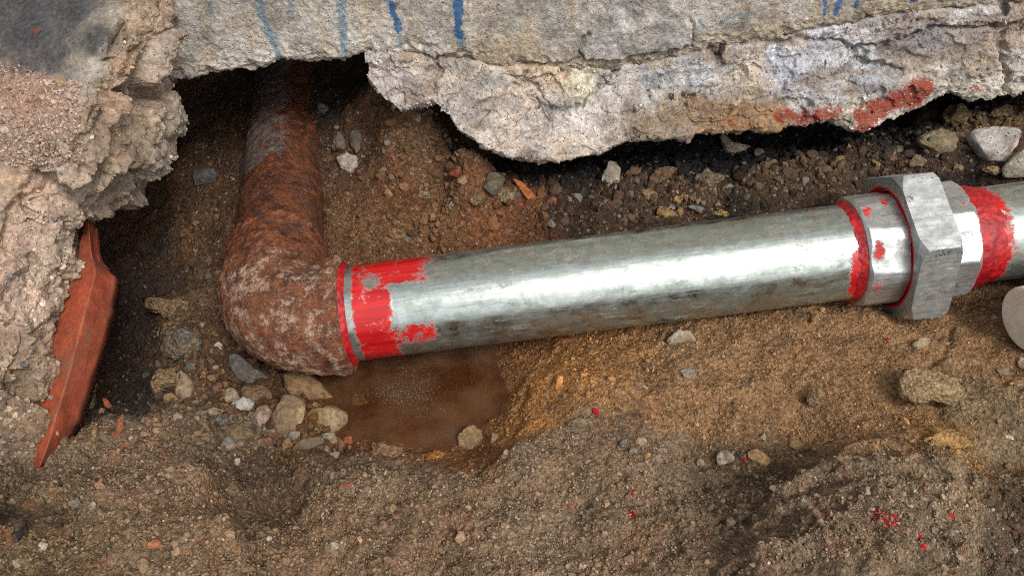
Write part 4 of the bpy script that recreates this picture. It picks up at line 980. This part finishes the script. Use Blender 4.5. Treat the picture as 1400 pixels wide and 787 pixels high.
# ------------------------------------------------------------------ stones, one by one
bm = bmesh.new(); bmesh.ops.create_icosphere(bm, subdivisions=4, radius=1)
IV = np.array([v.co[:] for v in bm.verts]); IF = np.array([[v.index for v in f.verts] for f in bm.faces]); bm.free()
bm = bmesh.new(); bmesh.ops.create_icosphere(bm, subdivisions=1, radius=1)
JV = np.array([v.co[:] for v in bm.verts]); JF = np.array([[v.index for v in f.verts] for f in bm.faces]); bm.free()
bm = bmesh.new(); bmesh.ops.create_icosphere(bm, subdivisions=2, radius=1)
LV = np.array([v.co[:] for v in bm.verts]); LF = np.array([[v.index for v in f.verts] for f in bm.faces]); bm.free()
scount = [0]
STONE_TONE = arr((.86, .80, .72))        # dusted with the trench's brown earth
def stone(name, label, cat, px, py, wd, ht, colr, tilt=0.0, poly=None, thick=.75, sink=.24, facets=13, mat=None, rough=1.0, col2=None, group=None, lift=0.0, flatshade=False, pos=None):
    """an irregular stone of wd x ht photo pixels resting on the ground where pixel px,py meets it"""
    scount[0] += 1; sd_ = scount[0]
    r = np.random.default_rng(900 + sd_)
    if pos is None: p, d = hit(px, py)
    else: p = arr(pos); d = (p - CAM) @ fwd
    m = d / F
    if group == G1 and pos is None: sink = min(sink, .12); m *= 1.08
    v = IV.copy()
    if poly is None:
        for _ in range(facets):
            nn = r.normal(size=3); nn /= np.linalg.norm(nn); k = r.uniform(.55, .85)
            over = np.maximum(0, v @ nn - k); v -= over[:, None] * nn
        v /= np.abs(v).max(0)
        a, b = v[:, 0] * wd / 2, v[:, 1] * ht / 2
    else:
        pg = arr(poly) - arr((px, py)); pg[:, 1] *= -1
        ang = np.arctan2(v[:, 1], v[:, 0]); u = np.stack([np.cos(ang), np.sin(ang)], -1)
        Rr = np.full(len(v), 1e9)
        for q0, q1 in zip(pg, np.roll(pg, -1, 0)):
            e_ = q1 - q0; den = u[:, 0] * e_[1] - u[:, 1] * e_[0]
            tt = (q0[0] * e_[1] - q0[1] * e_[0]) / np.where(np.abs(den) < 1e-9, 1e-9, den)
            ss = (q0[0] * u[:, 1] - q0[1] * u[:, 0]) / np.where(np.abs(den) < 1e-9, 1e-9, den)
            ok = (tt > 0) & (ss > -.01) & (ss < 1.01); Rr = np.where(ok, np.minimum(Rr, tt), Rr)
        Rr = np.where(Rr > 1e8, max(wd, ht) / 2, Rr)
        rho = np.sqrt(np.maximum(0, 1 - v[:, 2] ** 2)) ** .38
        a, b = u[:, 0] * Rr * rho, u[:, 1] * Rr * rho
        for _ in range(facets):
            nn = r.normal(size=3); nn[2] = abs(nn[2]) + .6; nn /= np.linalg.norm(nn); k = r.uniform(.55, .8)
            vv_ = np.stack([a / max(wd, 1) * 2, b / max(ht, 1) * 2, v[:, 2]], -1); over = np.maximum(0, vv_ @ nn - k)
            v[:, 2] -= over * nn[2]
    c = v[:, 2] * min(wd, ht) / 2 * thick
    ct, st_ = math.cos(math.radians(tilt)), math.sin(math.radians(tilt))
    a, b = a * ct - b * st_, a * st_ + b * ct
    a, b, c = a * m, b * m, c * m
    half = min(wd, ht) * m / 2 * thick
    # axes: image right, a lean between image-up and the ground, and its normal
    lean = UP * .85 + arr([0, .5, .15]) * .15; lean -= (lean @ RT) * RT; lean /= np.linalg.norm(lean); nor = np.cross(RT, lean)
    V = a[:, None] * RT + b[:, None] * lean + c[:, None] * nor
    sz = max(wd, ht) * m
    nd = V / (np.linalg.norm(V, axis=1, keepdims=True) + 1e-9)
    off_ = arr([sd_ * .37, sd_ * .11, 0])
    V = V + nd * (fbm(V + off_, sz * .30, 4, 601) * .055 * sz * rough + fbm(V + off_, sz * .09, 3, 602) * .022 * sz * rough)[:, None]
    cen_ = p - fwd * half * (1 - 2 * sink) * .8 + arr([0, 0, lift])
    cc = np.zeros(V.shape) + arr(colr)
    if col2 is not None:
        f = sstep(-.1, .25, fbm(V + off_, sz * .45, 3, 603)); cc = cc * (1 - f[:, None]) + arr(col2) * f[:, None]
    cc = cc * (STONE_TONE * (1.65 if name == 'soil_clod' else 1.08)) * (1 + .30 * fbm(V + off_, sz * .2, 3, 604))[:, None]
    earthy = name == 'soil_clod'
    if earthy: V = V + nd * (fbm(V + off_, .007, 3, 605) * .0016 + fbm(V + off_, .0035, 2, 606) * .0007)[:, None]
    mud_ = sstep(.0, .4, fbm(V + off_, sz * .35, 4, 607) + .25 * sstep(.2, -.6, V[:, 2] / sz)) * (0 if earthy else .62)
    cc = cc * (1 - mud_[:, None]) + arr((.17, .108, .062)) * mud_[:, None]
    o = make_mesh(name, V, tris=IF, mat=mat or (CLOD if earthy else STONE), cols=cc, smooth=not flatshade)
    o.location = cen_
    tag(o, label, cat, group)
    return o
G1 = 'stones in the pit beside the elbow'; G2 = 'rubble between the pipe and the wall'; G3 = 'stones on the soil in front of the pipe'; G4 = 'brick crumbs on the soil'
TAN, GRY, PAL, OCH, DRK, BRW, BRK = (.27,.20,.125), (.22,.205,.185), (.40,.385,.36), (.25,.155,.065), (.055,.058,.062), (.15,.10,.06), (.36,.105,.045)
stone('stone','tall pointed tan stone standing in the pit below the elbow','stone',395,572,46,74,TAN,poly=[(388,542),(406,540),(417,548),(414,575),(396,602),(382,606),(373,592),(380,560)],thick=.6,group=G1,col2=(.20,.15,.10))
stone('stone','brown wedge stone pinned under the rim of the elbow','stone',427,533,72,42,(.22,.145,.075),poly=[(394,514),(420,512),(445,530),(461,548),(440,553),(412,545),(396,535)],thick=.7,group=G1,lift=.004)
stone('stone','pale grey rounded stone among the stones left of the pointed one','stone',334,556,34,32,(.36,.365,.37),poly=[(322,546),(338,543),(350,549),(346,562),(334,571),(322,566),(318,556)],group=G1)
stone('stone','tan flat stone leaning behind the pale grey rounded stone','stone',318,545,24,30,(.30,.25,.18),group=G1,thick=.5,tilt=30)
stone('stone','ochre stone with a grey patch sitting at the edge of the puddle','stone',448,575,58,44,OCH,poly=[(418,572),(428,558),(452,554),(474,562),(476,576),(462,590),(436,596),(420,590)],thick=.6,group=G1,col2=(.30,.24,.15))
stone('stone','dark grey flat stone lying under the ochre stone','stone',425,606,44,18,(.12,.115,.09),tilt=12,thick=.8,group=G1)
stone('stone','small pale stone between the dark flat stone and the puddle','stone',451,599,24,18,(.30,.27,.21),group=G1)
stone('stone','upright tan stone on the soil left of the elbow','stone',253,526,22,48,(.31,.25,.17),poly=[(246,506),(258,512),(265,522),(262,545),(254,551),(244,545),(243,525)],thick=.9,group=G1)
stone('stone','small tan pebble right of the little grey pebble below the upright tan stone','pebble',296,564,24,16,(.31,.26,.18),group=G1)
stone('stone','little grey pebble below the upright tan stone','pebble',275,568,17,16,(.26,.25,.23),group=G1)
stone('stone','pinkish stone between the pointed tan stone and the grey rounded one','stone',359,570,32,44,(.27,.185,.15),group=G1,tilt=15,col2=(.33,.26,.22))
stone('stone','round brown stone above the pinkish stone','stone',352,540,40,28,(.17,.11,.06),group=G1)
stone('stone','olive brown stone at the lower rim of the pit','stone',325,592,44,30,(.17,.125,.07),group=G1)
stone('stone','small red and grey pebble beside the olive brown stone','pebble',362,604,26,22,(.16,.075,.045),group=G1,col2=(.27,.25,.23))
stone('stone','dark bluish slab of stone tucked beneath the left of the elbow','stone',343,506,62,38,(.13,.12,.115),poly=[(318,482),(332,486),(352,502),(372,516),(376,530),(352,524),(328,515),(318,500)],thick=.6,group=G1,col2=(.085,.12,.145))
stone('stone','small dark blue chip below the bluish slab of stone','stone',299,529,14,18,(.06,.07,.15),group=G1,col2=(.2,.08,.05))
stone('stone','flat grey green stone on the rim of soil by the black cavity','stone',186,583,32,16,(.17,.155,.12),group=G1)
stone('stone','little pale pebble on the dark rim below the cavity','pebble',243,570,16,12,(.24,.235,.22),group=G1)
stone('soil_clod','lumpy tan clod high in the trench left of the elbow','clod',238,420,66,34,(.17,.12,.075),group=G1,poly=[(200,408),(215,406),(240,408),(262,412),(262,436),(240,440),(225,428),(206,424)],rough=1.4)
stone('soil_clod','greyish clod below the lumpy tan clod','clod',254,464,46,54,(.125,.10,.073),group=G1,rough=1.5,col2=(.10,.105,.10))
stone('soil_clod','loose tan clod beside the upright tan stone','clod',228,518,34,36,(.20,.14,.085),group=G1,rough=1.5)
stone('stone','small blue grey stone below the greyish clod','stone',262,503,22,16,(.12,.13,.135),group=G1)
stone('stone','ochre lumpy stone standing in the puddle near its right end','stone',643,599,34,40,(.27,.19,.095),poly=[(640,580),(650,581),(662,598),(656,610),(644,618),(630,608),(628,595)],rough=1.5,group=G1)
stone('soil_clod','crusty brown clod at the near edge of the puddle','clod',525,616,50,22,(.18,.12,.07),rough=1.6,group=G1)
stone('soil_clod','orange clod at the near edge of the puddle','clod',594,623,30,20,(.28,.135,.05),rough=1.3,group=G1)
stone('stone','round grey pebble drowned in the puddle','pebble',491,546,22,18,(.22,.19,.13),group=G1)
stone('stone','reddish oval pebble drowned in the puddle','pebble',484,588,32,20,(.18,.085,.045),group=G1)
stone('brick_fragment','small orange brick piece at the left edge of the puddle','brick piece',476,605,16,20,(.30,.105,.05),group=G1)
stone('stone','little pale stone on the puddle bank right of the ochre lumpy stone','stone',676,600,12,22,(.26,.19,.12),group=G1)
stone('stone','small grey pebble on the bank below the dark flat stone','pebble',458,622,16,12,(.22,.20,.17),group=G1)
# hole and back
stone('stone','dark blue grey angular chip on the soil left of the rusty pipe','stone',283,242,38,26,(.075,.085,.105),poly=[(264,236),(270,232),(294,230),(303,244),(288,252),(268,255)],flatshade=False,rough=.5,group=G2)
stone('stone','pale grey cracked stone right of the rusty pipe','stone',476,224,32,30,(.29,.265,.24),group=G2,poly=[(461,215),(474,209),(490,216),(491,230),(482,240),(468,232)])
stone('stone','dark stone above the pale cracked stone on its left','stone',464,196,22,28,(.10,.088,.07),group=G2)
stone('stone','dark stone above the pale cracked stone on its right','stone',486,194,20,34,(.085,.075,.06),group=G2)
stone('stone','bluish flake deep inside the dark hole','stone',446,152,30,14,(.12,.14,.15),tilt=-35,group=G2)
stone('stone','pale upright stone standing against the black gap under the wall','stone',836,242,26,44,(.30,.275,.25),poly=[(832,221),(842,223),(848,232),(848,260),(836,266),(824,260),(822,240)],group=G2,col2=(.40,.395,.38))
stone('brick_fragment','long orange brick sliver lying tilted behind the pipe','brick piece',720,265,54,15,(.40,.13,.05),tilt=-48,thick=.9,group=G2,rough=.6)
stone('stone','dark green grey stone left of the orange brick sliver','stone',672,252,38,30,(.105,.105,.085),tilt=60,group=G2)
stone('soil_clod','round brown clod touching the dark green grey stone','clod',691,268,28,28,(.19,.14,.085),rough=1.4,group=G2)
stone('soil_clod','smaller brown clod left of the dark green grey stone','clod',652,270,22,24,(.17,.12,.072),rough=1.4,group=G2)
stone('soil_clod','pale brown clod at the far left of the rubble behind the pipe','clod',580,266,20,14,(.19,.145,.095),rough=1.3,group=G2)
stone('brick_fragment','small red brick crumb below the orange brick sliver','brick piece',709,280,14,20,(.22,.055,.04),group=G2)
stone('brick_fragment','little orange brick crumb right of the orange brick sliver','brick piece',757,274,10,12,(.34,.11,.045),group=G2)
stone('brick_fragment','dull red brick streak half buried under the wall','brick piece',628,237,36,13,(.18,.038,.028),group=G2)
stone('soil_clod','sloping brown clod behind the pipe below the pale upright stone','clod',902,240,40,24,(.13,.085,.055),tilt=25,rough=1.2,group=G2)
stone('soil_clod','broad grey brown clod in the middle of the rubble','clod',965,247,50,36,(.145,.115,.082),rough=1.2,group=G2)
stone('soil_clod','ochre clod close to the top of the pipe','clod',906,291,28,20,(.25,.165,.085),rough=1.4,group=G2)
stone('soil_clod','small ochre clod right of the ochre clod by the pipe','clod',927,293,15,16,(.24,.155,.08),rough=1.4,group=G2)
stone('soil_clod','small ochre clod above the pair of ochre clods','clod',926,274,15,12,(.25,.16,.075),rough=1.4,group=G2)
stone('soil_clod','brown clod upper left of the ochre clods','clod',892,268,18,14,(.22,.14,.08),rough=1.4,group=G2)
stone('stone','blue grey flake of slate lying against the pipe','stone',958,287,36,11,(.17,.175,.19),tilt=-14,thick=.5,rough=.4,group=G2)
stone('soil_clod','yellowish clod right of the slate flake','clod',984,291,24,12,(.27,.18,.075),rough=1.3,group=G2)
stone('concrete_crumb','pale rough concrete lump hanging in the black gap','concrete lump',1003,204,44,34,(.34,.29,.25),poly=[(982,185),(990,184),(1000,196),(1024,200),(1022,212),(1000,216),(992,208)],rough=1.2,group=G2)
stone('stone','olive grey stone at the right end of the rubble','stone',1228,207,16,26,(.16,.145,.10),group=G2)
stone('stone','tiny olive stone just right of the black gap','stone',1240,200,11,12,(.20,.19,.14),group=G2)
stone('stone','large greenish brown stone behind the union nut','stone',1280,197,58,46,(.205,.175,.115),poly=[(1250,190),(1268,180),(1290,176),(1304,192),(1303,208),(1288,220),(1270,208),(1256,200)],group=G2)
stone('stone','brown angular stone sitting just above the union nut','stone',1254,222,24,20,(.20,.165,.11),group=G2)
stone('stone','small tan stone between the union nut and the pitted concrete chunk','stone',1310,229,16,13,(.23,.18,.115),group=G2)
stone('concrete_chunk','pale grey pitted concrete chunk resting above the pipe by the wall','concrete chunk',1353,207,72,54,(.36,.36,.365),poly=[(1318,190),(1342,181),(1388,180),(1392,188),(1376,214),(1364,232),(1340,229),(1328,212)],mat=PITTED,thick=.7,rough=.6,group=G2,lift=.006)
stone('concrete_chunk','second pale concrete chunk half hidden behind the pipe','concrete chunk',1388,237,52,34,(.38,.365,.33),poly=[(1362,244),(1376,228),(1392,217),(1420,222),(1420,256),(1366,256)],mat=PITTED,rough=.7,group=G2,lift=.012)
stone('soil_clod','yellow brown earthy clod tucked below the second concrete chunk','clod',1352,244,28,12,(.20,.155,.09),group=G2,lift=.010)
stone('soil_clod','mossy brown clod under the wall above the greenish stone','clod',1308,164,44,42,(.13,.105,.06),rough=1.7,group=G2)
stone('soil_clod','dark earthy clod left of the mossy brown one','clod',1266,163,36,34,(.05,.04,.035),rough=1.4,group=G2)
stone('soil_clod','ragged brown clod under the wall at the far right','clod',1366,154,40,22,(.14,.105,.06),rough=1.7,group=G2)
# front
stone('soil_clod','biggest rough clod lying alone on the bare soil below the union','clod',1260,538,92,48,(.235,.175,.105),poly=[(1217,530),(1226,514),(1252,512),(1280,514),(1290,530),(1308,542),(1302,560),(1282,562),(1260,552),(1236,560),(1220,550)],rough=1.5,thick=1.0,sink=.0,lift=.010,group=G3)
stone('soil_clod','small clod sitting left of the biggest rough clod','clod',1113,545,26,26,(.225,.16,.095),rough=1.4,thick=1.0,lift=.004,group=G3)
stone('stone','pale stone below the bottom corner of the union nut','stone',1258,467,28,16,(.31,.255,.18),tilt=18,group=G3,sink=.05)
stone('stone','tiny pale stone right of the stone below the nut','pebble',1294,470,12,10,(.28,.22,.15),group=G3)
stone('stone','flat pale grey stone just below the middle of the pipe','stone',931,463,44,24,(.30,.26,.21),poly=[(910,466),(926,450),(942,452),(954,466),(938,474),(916,473)],thick=.5,group=G3)
stone('stone','flat grey stone sunk in the soil under the pale one','stone',940,511,24,18,(.24,.215,.18),thick=.5,group=G3)
stone('stone','flat grey green stone lying on the lip above the puddle','stone',792,580,40,32,(.19,.155,.10),poly=[(774,576),(790,570),(812,572),(804,586),(790,597),(780,590)],thick=.35,rough=.6,group=G3)
stone('stone','whitish angular stone in the row along the trodden ledge','stone',990,626,26,24,(.33,.30,.26),group=G3,mat=PITTED)
stone('stone','orange tan stone ending the row along the trodden ledge','stone',1040,625,40,20,(.34,.225,.12),tilt=-18,group=G3)
stone('stone','small tan stone above the orange tan one','stone',1088,608,22,14,(.25,.17,.09),tilt=20,group=G3)
stone('stone','small grey pebble left of the whitish angular stone','pebble',958,632,14,14,(.26,.22,.17),group=G3)
stone('stone','dark grey pebble at the left of the trodden ledge','pebble',852,606,13,14,(.15,.145,.14),group=G3)
stone('stone','pale grey pebble beside the dark pebble on the ledge','pebble',865,615,12,11,(.28,.255,.22),group=G3)
stone('soil_clod','ochre clod on the ledge right of the pale pebble','clod',882,624,16,12,(.28,.18,.085),group=G3)
stone('soil_clod','flat ochre clod on the soil above the low mound','clod',1290,606,74,26,(.29,.185,.08),poly=[(1252,604),(1275,594),(1300,592),(1326,604),(1320,616),(1290,614),(1262,612)],thick=.8,rough=1.2,lift=.004,group=G3)
stone('stone','small brown stone near the right edge below the plastic pipe','stone',1370,509,17,14,(.19,.15,.105),group=G3)
stone('stone','pale stone cut by the right edge of the picture','stone',1397,496,14,18,(.33,.26,.19),group=G3)
stone('stone','little grey sliver on the orange soil','pebble',874,525,16,7,(.22,.18,.15),group=G3,tilt=-10)
stone('stone','small pale pebble right of the biggest clod','pebble',1312,521,10,9,(.33,.26,.18),group=G3)
stone('stone','tiny white chip near the right edge above the mound','chip',1380,597,13,6,(.62,.60,.55),tilt=-20,group=G3)
# orange crumbs on the left
stone('brick_fragment','orange brick chip on the crumbly soil at the lower left','brick piece',215,746,32,17,(.33,.13,.075),tilt=-38,group=G4)
stone('brick_fragment','narrow orange brick sliver standing in the soil below the clay shard','brick piece',134,665,9,32,(.38,.13,.07),tilt=-24,group=G4)
stone('brick_fragment','curved orange brick strip along the rim of the black cavity','brick piece',163,588,11,50,(.36,.10,.05),tilt=-18,group=G4,thick=1.0)
stone('brick_fragment','short orange brick strip higher on the rim of the cavity','brick piece',149,556,10,30,(.36,.10,.05),tilt=22,group=G4,thick=1.0)
stone('brick_fragment','pinkish red crumb on the soil below the pointed stone','brick piece',474,664,22,11,(.27,.10,.07),group=G4)
stone('stone','yellow pebble between the clay shard and the cavity','pebble',131,590,12,18,(.28,.19,.09),group=G4)
stone('stone','grey stone on the crumbly soil below the clay shard','stone',105,686,20,14,(.22,.20,.175),group=G4)
stone('stone','small pale grey stone right of the grey stone below the shard','stone',127,692,10,16,(.27,.255,.23),group=G4)
stone('stone','black lump in the little hollow at the lower left','stone',30,722,30,34,(.022,.019,.018),group=G4)

# ------------------------------------------------------------------ fine rubble and crumbs (uncountable)
def crumbs(name, P, size, colr, base, lab, nrm=None, seed=1, squash=(.6, 1.1), mat=CRUMB):
    r = np.random.default_rng(seed); n = len(P)
    BV, BF = base
    A = r.normal(size=(n, 3, 3)); Q = np.linalg.qr(A)[0]
    sc = size[:, None] * r.uniform(squash[0], squash[1], (n, 3))
    V = BV[None] * (1 + r.uniform(-.15, .15, (n, len(BV), 1)))
    for _ in range(5):          # chips knocked off
        nn = r.normal(size=(n, 1, 3)); nn /= np.linalg.norm(nn, axis=-1, keepdims=True); k = r.uniform(.35, .8, (n, 1))
        V = V - np.maximum(0, (V * nn).sum(-1) - k)[..., None] * nn
    V = np.einsum('nij,nkj->nki', Q, V * sc[:, None, :]) + P[:, None]
    Fc = (BF[None] + (np.arange(n) * len(BV))[:, None, None]).reshape(-1, 3)
    C = np.repeat(colr[:, None], len(BV), 1)
    o = make_mesh(name, V.reshape(-1, 3), tris=Fc, mat=mat, cols=C.reshape(-1, 3), smooth=False)
    tag(o, lab, None, kind='stuff'); return o
def scatter(n, seed):
    r = np.random.default_rng(seed)
    px = r.uniform(-60, 1460, n * 3); py = r.uniform(90, 830, n * 3)
    # uniform over the ground as seen, denser where the soil is crumbly
    p = at_z(px, py, -.03); x, y = p[:, 0], p[:, 1]
    k = (x > -.6) & (x < .62) & (y > -.33) & (y < .30)
    x, y = x[k], y[k]
    rr = RF(np.stack([x, y], -1)); clump = fbm(np.stack([x, y, 0 * x], -1), .035, 3, 700 + seed)
    zz_ = soil_z(x, y)
    keep = (r.uniform(size=len(x)) < np.clip(rr * (.75 + 1.1 * clump), .05, 1)) & (zz_ > WATER_Z + .002)
    return np.stack([x, y, zz_], -1)[keep][:n], r
def tar_at(P):
    i = np.clip(np.searchsorted(gx, P[:, 0]) - 1, 0, len(gx) - 1); j = np.clip(np.searchsorted(gy, P[:, 1]) - 1, 0, len(gy) - 1); return tarv[i, j]
def tinted(P, r, vary=.22, pale=.05, red=.02):
    c = soil_colour(P) * np.array((1.0, .895, .77)) * 1.16 * np.exp(r.normal(0, vary, (len(P), 1)))
    u = r.uniform(size=len(P)); lum = np.clip(c.mean(1) / .09, .05, 1)[:, None]
    c = np.where((u < pale)[:, None], arr((.34, .29, .22)) * r.uniform(.6, 1.2, (len(P), 1)) * lum, c)
    c = np.where(((u > pale) & (u < pale + red))[:, None], arr((.27, .10, .045)) * r.uniform(.6, 1.2, (len(P), 1)) * lum, c)
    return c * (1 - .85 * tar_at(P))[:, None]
P, r = scatter(32000, 1)
size = np.clip(.0011 * np.exp(r.normal(0, .38, len(P))), .0006, .003)
crumbs('soil_crumbs', P + arr([0, 0, .0003]), size, tinted(P, r), (JV[:12] if len(JV) == 12 else JV, JF), 'loose crumbs of soil over the trench', seed=11)
P, r = scatter(1000, 2)
size = np.clip(.0030 * np.exp(r.normal(0, .33, len(P))), .0018, .0062)
crumbs('gravel', P - arr([0, 0, .0006]), size, tinted(P, r, .18, .05, .02), (LV, LF), 'small mixed gravel and clods strewn over the soil', seed=12)
r = np.random.default_rng(44)
px = r.uniform(520, 1330, 1900); py = r.uniform(-1, 1, 1900) * 40 + np.interp(px, [520, 700, 900, 1100, 1330], [278, 258, 248, 228, 196])
q2 = np.vstack([r.uniform(-1, 1, (260, 2)) * arr((60, 150)) + arr((245, 380)), r.normal(size=(420, 2)) * arr((75, 48)) + arr((305, 540)), r.normal(size=(420, 2)) * arr((50, 22)) + arr((385, 590))])
px = np.concatenate([px, q2[:, 0]]); py = np.concatenate([py, q2[:, 1]])
P = at_z(px, py, np.where(px < 500, -.08, -.02)); P[:, 2] = soil_z(P[:, 0], P[:, 1]); P = P[(P[:, 1] < .26) & (P[:, 2] > WATER_Z)]
size = np.clip(.0034 * np.exp(r.normal(0, .42, len(P))), .0016, .0085)
c = np.clip(soil_colour(P), .018, 1) * arr((1, .9, .77)) * np.exp(r.normal(.1, .35, (len(P), 1))); u = r.uniform(size=len(P))
c = np.where((u < .08)[:, None], arr((.22, .145, .075)) * r.uniform(.6, 1.1, (len(P), 1)), c); c = np.where((u > .93)[:, None], arr((.17, .155, .13)) * r.uniform(.5, 1.1, (len(P), 1)), c)
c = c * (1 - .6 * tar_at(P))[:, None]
crumbs('rubble', P - arr([0, 0, .0004]), size, c, (LV, LF), 'broken rubble beside the elbow and between the pipe and the wall', seed=16)
# red flecks of paint on the soil
fl = [(815,563),(1017,630),(1212,466),(865,677),(226,614),(170,612)]
P = arr([hit(a, b)[0] for a, b in fl]); r = np.random.default_rng(5)
crumbs('paint_flecks_debris', P + arr([0, 0, .001]), np.array([.0034,.0030,.0026] + [.0017] * (len(fl) - 3)), np.tile(arr((.42, .012, .018)), (len(fl), 1)), (LV, LF), 'specks of dried red paint on the soil', seed=13)
# scum floating on the puddle
n = 900
q = np.random.default_rng(21); a = q.normal(0, 1, (n, 2)); pix = arr((556, 536)) + a * arr((24, 15)) + (a[:, :1] * a[:, 1:]) * 4
P = at_z(pix[:, 0], pix[:, 1], WATER_Z + .0004)
crumbs('foam_froth', P, q.uniform(.0004, .0009, n), arr((.13, .085, .055)) * np.exp(q.normal(0, .35, (n, 1))), (JV, JF), 'pale froth floating on the puddle', seed=14)
bpy.data.objects['foam_froth'].name = 'foam'
# sandy rubble lying on the slab's top
PJ2 = pj(SPd); m_ = (PJ2[..., 0] > -40) & (PJ2[..., 0] < 110) & (PJ2[..., 1] > 78) & (PJ2[..., 1] < 225) & (PJ2[..., 1] > 84 + .28 * PJ2[..., 0]) & (np.arange(SP.shape[1])[None] < 110)
pts = SPd[m_]; q = np.random.default_rng(31); idx = q.integers(0, len(pts), 3600); P = pts[idx] + q.normal(0, .0012, (3600, 3)) * arr([1, 1, .3])
size = np.clip(.0011 * np.exp(q.normal(0, .5, 3600)), .0005, .005)
c = arr((.33, .235, .185)) * np.exp(q.normal(0, .28, (3600, 1))); u = q.uniform(size=3600); c = np.where((u < .12)[:, None], arr((.44, .38, .31)), c); c = np.where((u > .95)[:, None], arr((.34, .17, .10)) * q.uniform(.7, 1.1, (3600, 1)), c)
o = crumbs('sand', P, size, c, (JV, JF), 'pinkish sandy rubble on top of the broken slab', seed=15)
def on_slab(a, b):
    k = np.argmin(((PJ2[:, :200] - arr((a, b))) ** 2).sum(-1)); return SPd[:, :200].reshape(-1, 3)[k]
stone('stone', 'tan pebble on top of the slab at the corner of the grey paint', 'pebble', 86, 111, 16, 11, (.36, .27, .15), pos=on_slab(86, 111))
stone('stone', 'small white pebble in the sandy rubble on the slab', 'pebble', 41, 136, 9, 8, (.55, .52, .47), pos=on_slab(41, 136))
stone('stone', 'thin grey flake projecting from the slab beside the sandy rubble', 'stone', 68, 194, 44, 8, (.26, .245, .225), tilt=-10, thick=.8, rough=.5, pos=on_slab(68, 194))

def grit(name, P, size, c, parent, lab, seed, off0=(0, 0, 0)):
    o = crumbs(name, P - arr(off0), size, c, (JV, JF), lab, seed=seed, mat=CRUMB); o.parent = parent; return o
q = np.random.default_rng(61)
sel = (vv > .25) & (np.arange(SP.shape[1])[None] < 230) & (PJ2[..., 0] > -60)
pts = SPd[sel]; cs = SC[sel]; idx = q.integers(0, len(pts), 2600)
size = np.clip(.0012 * np.exp(q.normal(0, .55, 2600)), .0005, .006)
u = q.uniform(size=2600); c = cs[idx] * np.exp(q.normal(0, .28, (2600, 1))); c = np.where((u < .18)[:, None], arr((.17, .155, .14)) * q.uniform(.6, 1.4, (2600, 1)), c)
grit('aggregate', pts[idx], size, c, slab_ob, 'stones showing in the broken concrete', 62)
sel = (PJ2[..., 1] > 430) & (PJ2[..., 0] < 80) & (PJ2[..., 0] > -60) & (np.arange(SP.shape[1])[None] < 260)
pts = SPd[sel]; cs = SC[sel]; idx = q.integers(0, len(pts), 2600)
low_ = sstep(440, 600, PJ2[sel][idx, 1]); k = q.uniform(size=2600) < low_ + .12
P = pts[idx][k]; n = len(P); size = np.clip(.0017 * np.exp(q.normal(0, .5, n)), .0007, .007)
grit('crumbling_mortar', P, size, arr((.22, .165, .12)) * np.exp(q.normal(0, .3, (n, 1))), slab_ob, 'loose earth and mortar at the foot of the slab', 63)
sel = vis > .9
pts = FPd[sel]; cs = FC[sel]; idx = q.integers(0, len(pts), 2000); k = (pts[idx][:, 0] < .62); idx = idx[k]; n = len(idx)
size = np.clip(.0009 * np.exp(q.normal(0, .5, n)), .0004, .004)
u = q.uniform(size=n); c = cs[idx] * np.exp(q.normal(-.05, .25, (n, 1))); c = np.where((u < .2)[:, None], arr((.15, .135, .12)) * q.uniform(.6, 1.4, (n, 1)), c)
grit('aggregate', pts[idx], size, c, footing, 'stones showing in the broken footing', 64, tuple(wall.location))
